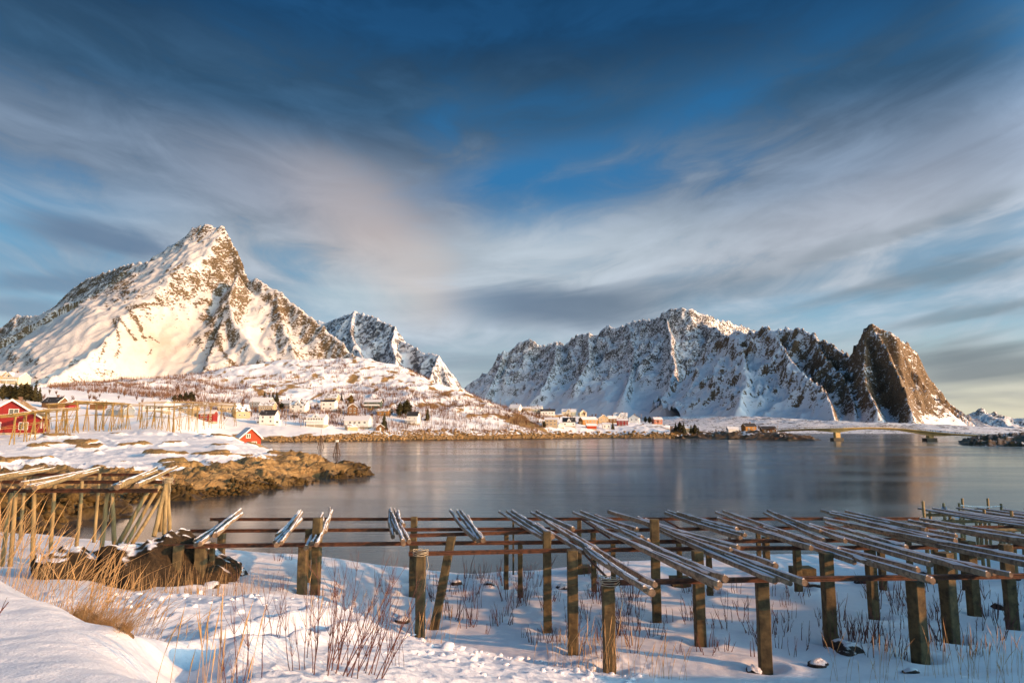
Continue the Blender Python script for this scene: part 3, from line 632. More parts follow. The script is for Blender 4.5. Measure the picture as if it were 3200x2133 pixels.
# ------------------------------------------------------------------ foreground: snow field under the racks
front = Loft([
    (-900, [(N, 3, 4.5), (N, 8, 4.6), (N, 12, 3.4), (N, 20, 2.4), (N, 28, 1.6), (N, 34, .2), (N, 45, -1)]),
    (0, [(N, 2.5, 4.42), (2133, 4.5), (1950, 6.0), (1830, 7.4), (1762, 8.6), (N, 10.5, 3.6), (N, 14, 2.7), (N, 20, 2.2), (1700, 25), (1652, 31), (N, 36, -.2), (N, 45, -1)]),
    (250, [(N, 2.5, 4.42), (2133, 4.4), (1950, 6.2), (1872, 7.2), (N, 8.6, 3.7), (N, 11, 3.15), (N, 14, 2.75), (N, 20, 2.2), (1705, 25), (1660, 30), (N, 34, -.2), (N, 45, -1)]),
    (400, [(N, 2.5, 4.40), (2133, 4.5), (2040, 5.5), (1965, 6.5), (N, 7.6, 3.7), (N, 9.5, 3.2), (1890, 12), (1850, 15.3), (N, 17, 2.1), (N, 21, 2.0), (N, 26, 1.8), (N, 29, 1.5), (N, 32, -.3), (N, 45, -1)]),
    (640, [(N, 2.5, 4.35), (2140, 4.7), (N, 5.6, 3.75), (2060, 7.6), (1960, 10), (1880, 13), (1851, 15.4), (N, 16.6, 2.1), (N, 20, 1.95), (1715, 25), (1703, 27.5), (N, 30, .6), (N, 34, -1)]),
    (800, [(N, 2.5, 4.3), (2133, 5.6), (2040, 8), (1960, 10.2), (1885, 13.2), (1856, 15.4), (N, 16.6, 1.95), (N, 20, 1.8), (1735, 25), (1713, 27.5), (N, 30, .5), (N, 34, -1)]),
    (1000, [(N, 2.5, 4.25), (2133, 6), (2030, 8.8), (1950, 11), (1895, 13.5), (1872, 15.0), (N, 16.4, 1.8), (N, 19, 1.75), (1765, 24.5), (1733, 27.5), (N, 30, .4), (N, 34, -1)]),
    (1150, [(N, 2.5, 4.2), (2133, 6.2), (2050, 8.8), (1970, 11.5), (1925, 13.5), (1905, 14.6), (N, 16, 1.6), (N, 18, 1.5), (1790, 24), (1748, 27.2), (N, 30, .3), (N, 34, -1)]),
    (1300, [(N, 2.5, 4.15), (2133, 6.5), (2060, 9.6), (2010, 12), (1984, 13.8), (N, 15, 1.3), (N, 17.6, 1.08), (N, 22, 1.05), (1770, 26.5), (N, 29, .2), (N, 34, -1)]),
    (1500, [(N, 2.5, 4.1), (2133, 7.6), (2080, 10.2), (2030, 12.8), (N, 14.2, 1.3), (N, 16.5, 1.1), (N, 21, 1.0), (1790, 25), (N, 28, 0.1), (N, 34, -1)]),
    (1720, [(N, 2.5, 4.0), (2150, 8.6), (2100, 10.6), (2066, 12.3), (N, 13.6, 1.35), (N, 16, 1.1), (N, 21, 1.0), (1768, 26), (N, 29, .1), (N, 34, -1)]),
    (2000, [(N, 2.5, 3.9), (N, 6, 3.0), (2133, 11), (2112, 12), (N, 13.2, 1.3), (N, 15, 1.15), (N, 20, 1.05), (1741, 27), (N, 30, .2), (N, 34, -1)]),
    (2300, [(N, 2.5, 3.8), (N, 6, 2.7), (N, 10, 1.8), (2118, 12.6), (N, 13.6, 1.25), (N, 15, 1.15), (N, 20, 1.1), (1724, 28.5), (N, 31, .2), (N, 35, -1)]),
    (2700, [(N, 2.5, 3.7), (N, 6, 2.6), (N, 10, 1.7), (2112, 12.9), (N, 13.8, 1.3), (N, 16, 1.2), (N, 21, 1.15), (1720, 29.5), (N, 32, .2), (N, 36, -1)]),
    (3200, [(N, 2.5, 3.7), (N, 6, 2.6), (N, 10, 1.8), (2105, 13.2), (N, 14.2, 1.35), (N, 17, 1.25), (N, 22, 1.2), (N, 30, 1.1), (N, 34, .2), (N, 38, -1)]),
    (4100, [(N, 2.5, 3.7), (N, 6, 2.7), (N, 10, 2.0), (N, 14, 1.5), (N, 22, 1.3), (N, 32, 1.1), (N, 36, .2), (N, 40, -1)]),
], 2.5, 46, 420, smooth_px=75)
BANK = [(-120, 1845), (300, 1845), (400, 1850), (640, 1851), (800, 1856), (1000, 1872), (1150, 1905), (1300, 1984), (1500, 2030), (1720, 2066), (2000, 2112)]
def front_z(x, y):
    x = np.asarray(x, float); y = np.asarray(y, float)
    z = front(x, y)
    # behind and beside the camera: the slope the photographer stands on
    back = sstep(3.2, 1.5, y)
    z = z * (1 - back) + (4.35 - 0.02 * x) * back
    # trodden, lumpy snow between the camera and the bank; smooth drift on the left hump; wind ripples in the field
    a = x / np.maximum(y, 1.0)
    hump = sstep(-0.40, -0.56, a) * sstep(9.5, 8.0, y) + sstep(-0.36, -0.5, a) * sstep(6.6, 5.6, y)
    trod = sstep(16.5, 14.5, y) * (1 - np.clip(hump, 0, 1)) * sstep(0.34, 0.12, a)
    lump = ridged(x / 0.55, y / 0.55, 3, 201) - 0.5
    lump2 = fbm(x / 0.22, y / 0.22, 3, 205)
    z = z + trod * (0.04 * lump + 0.030 * lump2 + 0.10 * fbm(x / 1.4, y / 1.4, 2, 207))
    z = z + (1 - trod) * (0.05 * fbm(x / 1.8, y / 1.2, 3, 211) + 0.012 * fbm(x / 0.35, y / 0.25, 2, 213)) * sstep(0.2, 1.0, z)
    z = z + (1 - np.clip(hump, 0, 1)) * 0.12 * fbm(x / 4, y / 4, 2, 215) * sstep(0.2, 1.0, z)
    return z
def fz(x, y): return float(front_z(np.array([float(x)]), np.array([float(y)]))[0])

def snow_mat():
    m, nt, b = new_mat('fresh_snow')
    geo = nd(nt, 'ShaderNodeNewGeometry'); P = geo.outputs['Position']
    n1 = noise(nt, P, 5.0, 5, 0.6); n2 = noise(nt, P, 40.0, 3, 0.6)
    nt.links.new(ramp(nt, n1, [(0.3, (0.79, 0.81, 0.85)), (0.7, (0.86, 0.87, 0.90))]), b.inputs['Base Color'])
    b.inputs['Roughness'].default_value = 0.55; b.inputs['Specular IOR Level'].default_value = 0.2
    h = M(nt, 'ADD', n1, M(nt, 'MULTIPLY', n2, 0.25))
    bump(nt, b, h, 0.35, 0.06)
    return m
M_SNOW = snow_mat()
DENTS = []
def build_front():
    # fine near the camera, coarser out to the sides where the added side bank only throws shade
    def polar(nm, A, Yv):
        Y, AA = np.meshgrid(Yv, A, indexing='ij'); X = AA * Y
        z = front_z(X, Y)
        for (qx, qy) in DENTS:
            d2 = (X - qx) ** 2 + (Y - qy) ** 2; z = z - 0.11 * np.exp(-d2 / 0.09) + 0.035 * np.exp(-((np.sqrt(d2) - 0.55) / 0.2) ** 2)
        V = np.stack([X, Y, z], -1).reshape(-1, 3)
        return V, grid_faces(len(A), len(Yv), z > -0.6)
    V, F = polar('f', np.linspace(-0.92, 0.92, 900), np.geomspace(2.6, 44, 560))
    V, F = compact(V, F)
    me = np_mesh('snow_field', V, F)
    tag(link('snow_field', me, M_SNOW), kind='structure')
# ------------------------------------------------------------------ materials for the racks
M_POLE = simple_mat('weathered_spruce_pole', (0.22, 0.145, 0.085), 0.8, 0.6, 9, (1, 1, 0.35), bmp=0.8, col2=(0.44, 0.32, 0.20))
M_POLEEND = simple_mat('cut_pole_end', (0.16, 0.11, 0.07), 0.85, 0.5, 9, bmp=0.3)
M_OLDWOOD = simple_mat('lichened_wood_post', (0.26, 0.19, 0.085), 0.85, 0.45, 7, (1, 1, 0.25), bmp=0.6)
M_CONC = simple_mat('mossy_concrete_post', (0.065, 0.048, 0.022), 0.9, 0.55, 5, bmp=0.8, col2=(0.16, 0.115, 0.048))
M_RUST = simple_mat('rusted_steel_rail', (0.045, 0.018, 0.010), 0.75, 0.6, 8, (1, 1, 1), bmp=0.4, col2=(0.14, 0.050, 0.020))
M_TWIG = simple_mat('red_brown_twig', (0.115, 0.040, 0.028), 0.7, 0.35, 3)
M_STRAW = simple_mat('dry_straw', (0.46, 0.28, 0.115), 0.7, 0.35, 2)
M_TURF = simple_mat('dead_grass_turf', (0.19, 0.105, 0.040), 0.9, 0.5, 14, bmp=0.8)
M_TWINE = simple_mat('old_twine', (0.45, 0.38, 0.26), 0.8, 0.3, 9)
M_BLUE = simple_mat('blue_rope', (0.03, 0.18, 0.42), 0.6, 0.3, 9)
M_NYLON = simple_mat('white_rope', (0.62, 0.66, 0.66), 0.6, 0.2, 9)
def rock_mat(name, a, b_, snow=0.55, sc=2.0, namp=0.9):
    m, nt, b = new_mat(name)
    geo = nd(nt, 'ShaderNodeNewGeometry'); P = geo.outputs['Position']
    n = noise(nt, P, sc, 6, 0.65, 0.3); n2 = noise(nt, P, sc * 5, 4, 0.6)
    nz = nd(nt, 'ShaderNodeSeparateXYZ', inp={0: geo.outputs['Normal']}).outputs[2]
    sn = MR(nt, M(nt, 'ADD', nz, M(nt, 'MULTIPLY', M(nt, 'SUBTRACT', n, 0.5), namp)), snow, snow + 0.12)
    c = ramp(nt, M(nt, 'ADD', M(nt, 'MULTIPLY', n, 0.6), M(nt, 'MULTIPLY', n2, 0.4)), [(0.36, a), (0.66, b_)])
    nt.links.new(MIX(nt, sn, c, (*SNOW, 1)), b.inputs['Base Color'])
    b.inputs['Roughness'].default_value = 0.85; b.inputs['Specular IOR Level'].default_value = 0.25
    bump(nt, b, M(nt, 'ADD', n, M(nt, 'MULTIPLY', n2, 0.4)), 0.8, 0.15)
    return m
M_BOULD = rock_mat('dark_mossy_boulder', (0.012, 0.009, 0.006), (0.075, 0.048, 0.022), 0.82, 2.2, 0.22)
M_STONE = rock_mat('dark_stone', (0.020, 0.016, 0.014), (0.10, 0.075, 0.060), 0.66, 4.0)

def hit(px, py, y0=3.0, y1=46.0):
    """first point of the snow field along a photo ray"""
    Ys = np.linspace(y0, y1, 700)
    P = np.array([pix(px, py, 1.0)])[0]; dx = P[0]; s = P[2] - EYE
    z = EYE + s * Ys; g = front_z(dx * Ys, Ys)
    i = np.argmax(z <= g)
    return (dx * Ys[i], Ys[i], float(g[i]))
rnd = random.Random(11)

def irail(a, b, w=0.075, h=0.10):
    """I-section beam from a to b as mesh verts in world space"""
    a = Vector(a); b = Vector(b); d = (b - a).normalized(); s = d.cross(Vector((0, 0, 1))).normalized(); u = s.cross(d)
    pr = [(-w, 0), (w, 0), (w, .022), (.014, .03), (.014, h - .03), (w, h - .022), (w, h), (-w, h), (-w, h - .022), (-.014, h - .03), (-.014, .03), (-w, .022)]
    pr = [(x * 0.5, y - h) for x, y in pr]
    mb = MB(); n = len(pr)
    mb.add([a + s * x + u * y for x, y in pr] + [b + s * x + u * y for x, y in pr],
           [tuple(range(n)), tuple(range(2 * n - 1, n - 1, -1))] + [(i, i + n, (i + 1) % n + n, (i + 1) % n) for i in range(n)])
    return mb
def conc_post(base, top, w, rz=0.0, tw=None):
    """square cast post, chamfered, slightly chipped"""
    base = Vector(base); top = Vector(top); mb = MB(); tw = tw or w
    ring = []; m = 7
    for i in range(m):
        t = i / (m - 1); c = base.lerp(top, t); ww = (w * (1 - t) + tw * t) * 0.5
        pts = []
        for k, (sx, sy) in enumerate(((-1, -1), (1, -1), (1, 1), (-1, 1))):
            for q in (0, 1):
                ch = 0.86
                x, y = (sx * ww * (ch if (q == 0) == (k % 2 == 0) else 1), sy * ww * (1 if (q == 0) == (k % 2 == 0) else ch))
                x += rnd.uniform(-.006, .006); y += rnd.uniform(-.006, .006)
                pts.append(c + Vector((x * math.cos(rz) - y * math.sin(rz), x * math.sin(rz) + y * math.cos(rz), 0)))
        # order corner points round the loop
        cx = sum((p for p in pts), Vector()) / 8
        pts.sort(key=lambda p: math.atan2(p.y - cx.y, p.x - cx.x)); ring.append(pts)
    vs = [p for r in ring for p in r]
    fs = [tuple(range(7, -1, -1)), tuple((m - 1) * 8 + k for k in range(8))]
    for i in range(m - 1):
        for k in range(8): fs.append((i * 8 + k, i * 8 + (k + 1) % 8, (i + 1) * 8 + (k + 1) % 8, (i + 1) * 8 + k))
    mb.add(vs, fs); return mb
def round_post(base, top, r0, r1=None, n=8):
    mb = MB(); b = Vector(base); t = Vector(top); m = 5; r1 = r1 or r0 * 0.9
    pts = [b.lerp(t, i / (m - 1)) + Vector((rnd.uniform(-.012, .012), rnd.uniform(-.012, .012), 0)) * (0 < i < m - 1) for i in range(m)]
    mb.tube(pts, [r0 + (r1 - r0) * i / (m - 1) for i in range(m)], n); return mb

def local(o, mb, name, mat, parent, smooth=False):
    """mesh given in world space, stored relative to its thing"""
    L = Vector(parent.location)
    mb.v = [tuple(Vector(v) - L) for v in mb.v]
    return mb.build(name, mat, parent, smooth)

PC = [0]
def pole(name, near, far, r, label, group, sag=0.02, snow=1.0, mat=None, segs=12):
    """a round pole lying on its rails, with the snow that settled along its top"""
    a = Vector(near); b = Vector(far); L = (b - a).length; d = (b - a).normalized()
    rr = random.Random(PC[0] * 7 + 3); PC[0] += 1
    q = d.to_track_quat('Z', 'Y')
    side = d.cross(Vector((0, 0, 1))).normalized(); up = side.cross(d).normalized()
    n = 9
    o = empty(name, a, 0, label, 'pole', group)
    pts = []; rad = []
    ph = rr.uniform(0, 6)
    for i in range(segs + 1):
        t = i / segs
        off = side * (math.sin(t * 3.1 + ph) * 0.035 + math.sin(t * 8.3 + ph * 2) * 0.012) + up * (-sag * 4 * t * (1 - t))
        pts.append(d * (L * t) + off); rad.append(r * (1.0 - 0.30 * t) * (1 + rr.uniform(-.09, .09)))
    mb = MB(); mb.tube(pts, rad, n)
    me = mb.mesh('shaft', False); me.materials.append(mat or M_POLE); me.materials.append(M_POLEEND)
    for p in me.polygons:
        if len(p.vertices) == n: p.material_index = 1
        else: p.use_smooth = True
    link('shaft', me, None, o)
    if snow > 0:
        sm = MB(); m = segs * 2; prev = None
        for i in range(m + 1):
            t = 0.004 + 0.992 * i / m; k = t * segs; j = min(int(k), segs - 1); f = k - j
            c = pts[j].lerp(pts[j + 1], f); R0 = rad[j] * (1 - f) + rad[j + 1] * f
            wn = (0.55 + 0.5 * (math.sin(t * 23 + ph * 3) * 0.5 + math.sin(t * 51 + ph) * 0.3)) * snow
            wn = max(0.10, min(1.25, wn + rr.uniform(-.2, .2)))
            th = 0.010 + 0.022 * wn
            lean = rr.uniform(-.1, .1)
            row = []
            for e in (-1.0, -0.55, 0.0, 0.55, 1.0):
                an = e * wn + lean; R2 = R0 + (th if abs(e) < 0.9 else -0.004) * (1 if abs(e) < 0.3 else 0.8)
                row.append(c + side * math.sin(an) * R2 + up * math.cos(an) * R2)
            b0 = len(sm.v); sm.v += [tuple(p) for p in row]
            if prev is not None:
                for e in range(4): sm.f.append((prev + e, prev + e + 1, b0 + e + 1, b0 + e))
            else: sm.f.append((b0, b0 + 1, b0 + 2, b0 + 3, b0 + 4))
            prev = b0
        sm.f.append((prev + 4, prev + 3, prev + 2, prev + 1, prev))
        sm.build('snow_cap', M_SNOW, o, True)
    return o

# ------------------------------------------------------------------ concrete rack nearer the boulder (three rails)
ZR = 3.05
def P(px, py, z=ZR): return on_z(px, py, z)
rack1 = empty('drying_rack', (-6, 20, 1.6), 0, 'low stockfish rack of rusty rails on mossy concrete posts, beginning beside the dark boulder', 'drying rack', 'stockfish racks on the near snow field')
def rails(rack, segs):
    for pts in segs:
        for a, b in zip(pts[:-1], pts[1:]): local(None, irail(P(*a), P(*b)), 'rail', M_RUST, rack)
rails(rack1, [[(657, 1617), (1680, 1616), (2880, 1615)], [(595, 1653), (1720, 1646)], [(505, 1700), (1275, 1691), (2960, 1679)]])
def post_at(rack, px, pyb, pyt, w, lean=None, rz=None, Y=None, mat=None, name='post', pxt=None):
    b = hit(px, pyb) if Y is None else (pix(px, pyb, Y)[0], Y, fz(pix(px, pyb, Y)[0], Y))
    t = pix(pxt if pxt is not None else px, pyt, b[1]); tx = t[0] if pxt is not None else b[0]
    base = (b[0], b[1], b[2] - 0.35); DENTS.append((b[0], b[1]))
    return local(None, conc_post(base, (tx, b[1], t[2]), w * .88, rnd.uniform(-.15, .15) if rz is None else rz), name, mat or M_CONC, rack)
for (px, pyb, pyt, w, Y) in ((690, 1735, 1617, .25, 24.2), (551, 1830, 1704, .25, 18.3), (622, 1838, 1701, .30, 18.6), (657, 1838, 1694, .13, 18.9),
                             (943, 1852, 1701, .26, None), (958, 1850, 1652, .20, 20.6), (985, 1853, 1617, .25, None),
                             (1291, 1858, 1694, .27, None), (1291, 1800, 1614, .23, 23.6)):
    post_at(rack1, px, pyb, pyt, w, Y=Y)
for (px, pyb, pyt, w) in ((1582, 1837, 1650, .16), (1626, 1857, 1692, .165), (1604, 1790, 1625, .07), (1812, 1786, 1619, .17), (1856, 1838, 1655, .17),
                          (1917, 1800, 1690, .18), (2282, 1726, 1617, .17), (2373, 1760, 1655, .17), (2398, 1795, 1677, .22), (2125, 1826, 1650, .18), (2219, 1853, 1683, .19)):
    post_at(rack1, px, pyb, pyt, w)
for (px, py) in ((1818, 1788), (2126, 1826)):
    b = hit(px, py); mb = MB(); mb.box(b[0] - .30, b[0] + .30, b[1] - .25, b[1] + .3, b[2] - .2, b[2] + .22); local(None, mb, 'footing', M_CONC, rack1)

# ------------------------------------------------------------------ concrete rack across the field (rails D, E, F)
rack2 = empty('drying_rack', (5, 17, 1.1), 0, 'larger rusty-railed stockfish rack with many snowy poles and a leaning end post', 'drying rack', 'stockfish racks on the near snow field')
rails(rack2, [[(1280, 1667), (1700, 1655), (2300, 1644), (3230, 1641)], [(1277, 1723), (1780, 1712), (2300, 1706), (3230, 1701)], [(1885, 1812), (2300, 1803), (3240, 1790)]])
for (px, pyb, pyt, w) in ((1312, 1983, 1722, .25), (1711, 1965, 1660, .235), (1791, 2035, 1717, .26), (1905, 2096, 1813, .27), (2053, 1937, 1621, .25), (2189, 2010, 1720, .26),
                          (2393, 2090, 1811, .28), (2597, 2007, 1725, .28), (2732, 1930, 1688, .25), (2877, 2063, 1812, .31), (2974, 2001, 1725, .31),
                          (2496, 1840, 1690, .22), (2760, 1835, 1700, .20), (2847, 1815, 1652, .18), (3045, 1915, 1690, .29), (3018, 1838, 1680, .17), (2930, 1820, 1650, .15), (3165, 1960, 1700, .27)):
    post_at(rack2, px, pyb, pyt, w, rz=0.35 if px in (2877, 2974) else None)
post_at(rack2, 1350, 1958, 1675, .24, pxt=1412)
b = hit(2508, 1800); mb = MB(); mb.box(b[0] - .35, b[0] + .35, b[1] - .3, b[1] + .3, b[2] - .2, b[2] + .30); local(None, mb, 'footing', M_CONC, rack2)
for a, c in (((1745, 1645, 3.0), (1893, 1800, 2.95)), ((2070, 1620, 3.4), (2200, 1690, 3.0)), ((1818, 1622, 3.3), (1905, 1680, 3.0))):
    mb = MB(); mb.tube([P(*a), P(*c)], 0.028, 6); local(None, mb, 'brace_rod', M_RUST, rack2)

# twine lashings on the two end posts
def lashing(px, py, Y, r, label, n=4, mat=None):
    c = Vector(pix(px, py, Y)); mb = MB(); lr = random.Random(px)
    pts = []
    for i in range(n * 14 + 1):
        t = i / 14 * 2 * math.pi
        pts.append((math.cos(t) * r * 1.25 * (1 + .06 * math.sin(3 * t)), math.sin(t) * r * 1.25, 0.02 * t / 6.28 * 2 - .06 + lr.uniform(-.012, .012)))
    mb.tube(pts, 0.008, 5)
    mb.tube([(r * 1.2, -r, -.05), (r * 1.5, -r * 1.2, -.25), (r * 1.1, -r * 1.3, -.5), (r * .9, -r * 1.4, -.85)], 0.006, 5)
    o = mb.build('twine_lashing', mat or M_TWINE); o.location = c
    return tag(o, label, 'twine', 'twine tied round the racks')
lashing(1314, 1728, 17.25, .15, 'pale twine wound round the post where the leaning post stands')
lashing(1905, 1818, 14.1, .16, 'pale loop of twine hanging from the first post of the front rail')

# ------------------------------------------------------------------ pole bundles (photo pixels of near and far ends)
ORD = ['first', 'second', 'third', 'fourth', 'fifth', 'sixth', 'seventh', 'eighth', 'ninth', 'tenth', 'eleventh', 'twelfth', 'thirteenth', 'fourteenth', 'fifteenth', 'sixteenth']
bundles = [
    [((604, 1690), (730, 1610)), ((626, 1699), (752, 1591)), ((672, 1672), (756, 1605)), ((614, 1702), (720, 1628))],
    [((856, 1694), (939, 1595)), ((865, 1703), (941, 1621)), ((875, 1696), (949, 1601)), ((868, 1672), (932, 1598))],
    [((951, 1712), (1012, 1605)), ((971, 1699), (1012, 1618)), ((985, 1702), (1027, 1625)), ((1003, 1666), (1042, 1596)), ((1012, 1662), (1034, 1587))],
    [((1228, 1677), (1216, 1594)), ((1242, 1664), (1219, 1589)), ((1255, 1692), (1225, 1600)), ((1266, 1699), (1230, 1591)), ((1279, 1692), (1240, 1602)), ((1262, 1641), (1243, 1597))],
    [((1487, 1687), (1406, 1595)), ((1500, 1690), (1425, 1597)), ((1515, 1688), (1436, 1595)), ((1511, 1680), (1460, 1612))],
    [((1712, 1692), (1561, 1599)), ((1722, 1684), (1582, 1598)), ((1730, 1676), (1598, 1597)), ((1776, 1660), (1657, 1601)), ((1790, 1652), (1679, 1597))],
    [((1822, 1726), (1683, 1637)), ((1852, 1722), (1704, 1628)), ((2010, 1840), (1842, 1714)), ((2052, 1826), (1760, 1652)), ((2036, 1852), (1830, 1716))],
    [((2238, 1832), (1846, 1631)), ((2270, 1808), (1866, 1623)), ((2256, 1826), (1862, 1648)), ((2215, 1800), (1896, 1662)), ((2025, 1690), (1794, 1600)), ((2005, 1680), (1815, 1597)), ((1990, 1655), (1862, 1609))],
    [((2426, 1815), (1978, 1620)), ((2470, 1822), (1992, 1616)), ((2515, 1820), (2035, 1636)), ((2420, 1768), (2020, 1624)), ((2290, 1718), (1899, 1600)), ((2310, 1710), (1900, 1597))],
    [((2315, 1680), (2078, 1602)), ((2325, 1672), (2090, 1596)), ((2300, 1655), (2120, 1602))],
    [((2671, 1757), (2235, 1600)), ((2620, 1720), (2262, 1597)), ((2540, 1712), (2240, 1620)), ((2868, 1780), (2385, 1648)), ((2912, 1815), (2672, 1742)), ((2900, 1808), (2500, 1680))],
    [((2580, 1688), (2385, 1602)), ((2640, 1690), (2402, 1595)), ((2570, 1660), (2430, 1607))],
    [((2915, 1763), (2441, 1625)), ((3083, 1795), (2535, 1640)), ((2830, 1710), (2583, 1634)), ((3103, 1790), (2740, 1700)), ((3160, 1796), (2700, 1684)), ((3240, 1752), (2578, 1620)), ((3260, 1775), (2640, 1640))],
    [((2900, 1682), (2568, 1595)), ((2985, 1674), (2603, 1599)), ((2900, 1655), (2640, 1597)), ((2990, 1690), (2590, 1605))],
    [((3290, 1716), (2843, 1627)), ((3300, 1692), (2872, 1621)), ((3310, 1702), (2900, 1640))],
]
for bi, bun in enumerate(bundles):
    lead = 'lying across the rusty rails of the near snow field'
    lab = 'snow-topped round pole in the %s bundle from the dark boulder along the concrete racks' % ORD[bi]
    for pi_, (nr, fr) in enumerate(bun):
        z = ZR + 0.06 + 0.05 * (pi_ % 3)
        a = on_z(*nr, z); c = on_z(*fr, z + 0.02)
        r = 0.052 + 0.014 * ((pi_ * 37 + bi * 11) % 5) / 4
        pole('drying_pole', a, c, r, lab, 'poles on the concrete racks', snow=0.75 + 0.3 * ((pi_ * 13 + bi) % 3) / 2)

# ------------------------------------------------------------------ wooden rack with red rails beside the grass
ZL = 4.35
rackL = empty('drying_rack', (-14, 21, 2.2), 0, 'stockfish rack of red rails on slanting wooden legs beside the tall dry grass', 'drying rack', 'stockfish racks on the near snow field')
for (x0, x1, py) in ((-160, 493, 1526), (-160, 545, 1500), (-160, 530, 1478)):
    a = on_z(x0, py, ZL); c = on_z(x1, py, ZL); local(None, irail(a, c, .09, .11), 'rail', M_RUST, rackL)
def leg(rack, bpx, tpx, tpy, Yb, Yt=None, r=.065, bz=None, ztop=None, name='leg', mat=None):
    Yt = Yt or Yb
    t = pix(tpx, tpy, Yt); x = pix(bpx, 1600, Yb)[0]
    b = (x, Yb, (fz(x, Yb) if bz is None else bz) - 0.25)
    return local(None, round_post(b, t, r, r * 0.85), name, mat or M_OLDWOOD, rack, True)
BZ = 3.45   # top of the boulder
for a in ((20, 38, 1518, 20.2), (46, 50, 1533, 20.0), (118, 107, 1531, 20.0), (248, 257, 1502, 23.0), (72, 78, 1482, 26.8), (300, 312, 1480, 26.8), (-60, -50, 1520, 20.0), (170, 172, 1502, 23.0)):
    leg(rackL, a[0], a[1], a[2], a[3])
leg(rackL, 325, 337, 1534, 20.3, bz=2.7); leg(rackL, 366, 350, 1533, 20.2, bz=2.9)
leg(rackL, 330, 470, 1523, 19.6, 20.2, .07, bz=2.3, name='brace'); leg(rackL, 350, 500, 1516, 19.4, 20.4, .06, bz=2.3, name='brace'); leg(rackL, 420, 540, 1490, 20.4, 23, .055, bz=3.0, name='brace')
leg(rackL, 486, 520, 1500, 18.8, 19.6, .065, bz=BZ); leg(rackL, 503, 525, 1496, 19.6, 19.7, .06, bz=BZ); leg(rackL, 518, 522, 1494, 19.1, 19.6, .06, bz=BZ); leg(rackL, 534, 526, 1495, 19.2, 19.6, .055, bz=BZ)
lb = [('in the bundle that reaches farthest over the tall grass', [((-60, 1507), (172, 1463)), ((-50, 1498), (160, 1467)), ((-80, 1502), (140, 1461))]),
      ('in the middle bundle over the tall grass', [((72, 1512), (312, 1461)), ((82, 1522), (310, 1471)), ((108, 1524), (305, 1464)), ((95, 1508), (290, 1466))]),
      ('in the bundle above the slanting braces', [((350, 1524), (488, 1461)), ((366, 1522), (490, 1472)), ((372, 1512), (486, 1464)), ((425, 1517), (556, 1458))])]
for bl, ps in lb:
    for i, (nr, fr) in enumerate(ps):
        z = ZL + 0.065 + 0.05 * (i % 3)
        pole('drying_pole', on_z(*nr, z), on_z(*fr, z + .02), .07, 'thick pole on the wooden rack, ' + bl, 'poles on the wooden rack', snow=0.6, mat=M_OLDWOOD)
lashing(524, 1503, 19.6, .11, 'frayed twine binding the tops of the wooden legs on the boulder')
lashing(343, 1533, 20.2, .10, 'frayed twine at the leg top under the pole ends by the braces')

# ------------------------------------------------------------------ dense wooden rack with upright stakes and ropes
rackR = empty('drying_rack', (20, 27, 1.1), 0, 'crowded wooden stockfish rack with upright stakes and ropes near the water', 'drying rack', 'stockfish racks on the near snow field')
def stake(px, pyt, Y, r=.055):
    t = pix(px, pyt, Y); b = (t[0], Y, fz(t[0], Y) - .3); local(None, round_post(b, t, r, r * .9), 'stake', M_OLDWOOD, rackR, True); return t
tops = [stake(*a) for a in ((2884, 1565, 25), (2950, 1580, 28), (2997, 1571, 29), (3075, 1591, 25), (3128, 1573, 30), (3160, 1596, 24), (3230, 1580, 28), (2968, 1606, 25.5))]
for (px, Y) in ((2890, 23), (2905, 26), (2975, 24), (3050, 27), (3060, 24), (3120, 25), (3146, 26), (3190, 23.5), (3230, 26), (2950, 29), (3010, 31), (3090, 31)):
    t = on_z(px, 1640, 3.0); x = t[0] / t[1] * Y; b = (x, Y, fz(x, Y) - .3); local(None, round_post(b, (x + .05, Y, 3.02), .06, .05), 'leg', M_OLDWOOD, rackR, True)
for (Y, x0, x1) in ((21.6, 13.6, 22), (23.6, 14.5, 24), (25.4, 15.0, 27)):
    local(None, round_post((x0, Y, 2.97), (x1, Y, 2.98), .055), 'beam', M_OLDWOOD, rackR, True)
for i in range(26):
    x = 15.9 + i * 0.36 + rnd.uniform(-.1, .1); y = 21.2 + rnd.uniform(-.4, .3)
    pole('drying_pole', (x + rnd.uniform(-.2, .2), y, 3.07 + .03 * (i % 2)), (x - 0.85 + rnd.uniform(-.2, .2), y + 4.7 + rnd.uniform(-.5, .5), 3.08), .042,
         'thin snow-streaked pole packed side by side on the crowded wooden rack by the water', 'thin poles on the crowded rack', snow=0.8, segs=6)
def rope(name, a, c, sag, r, mat, label):
    a = Vector(a); c = Vector(c); mb = MB()
    mb.tube([Vector((0, 0, 0)).lerp(c - a, t / 8) - Vector((0, 0, sag * 4 * t / 8 * (1 - t / 8))) for t in range(9)], r, 5)
    o = mb.build(name, mat); o.location = a; return tag(o, label, 'rope', 'ropes on the stakes')
dn = lambda t, d: (t[0], t[1], t[2] - d)
rope('rope', dn(tops[2], .08), dn(tops[4], .10), .05, .018, M_NYLON, 'white rope strung taut between two upright stakes of the crowded rack')
rope('rope', dn(tops[2], .10), dn(tops[5], .45), .1, .008, M_NYLON, 'thin white line slanting down from a stake to a nearer stake')
rope('rope', dn(tops[4], .08), dn(tops[6], .3), .15, .008, M_NYLON, 'thin sagging white line running on to the outermost stake')
rope('rope', dn(tops[1], .2), dn(tops[2], .6), .05, .012, M_BLUE, 'blue rope end trailing from the short stake')
lashing(2950, 1588, 28, .07, 'blue rope knotted round the short stake', n=3, mat=M_BLUE)

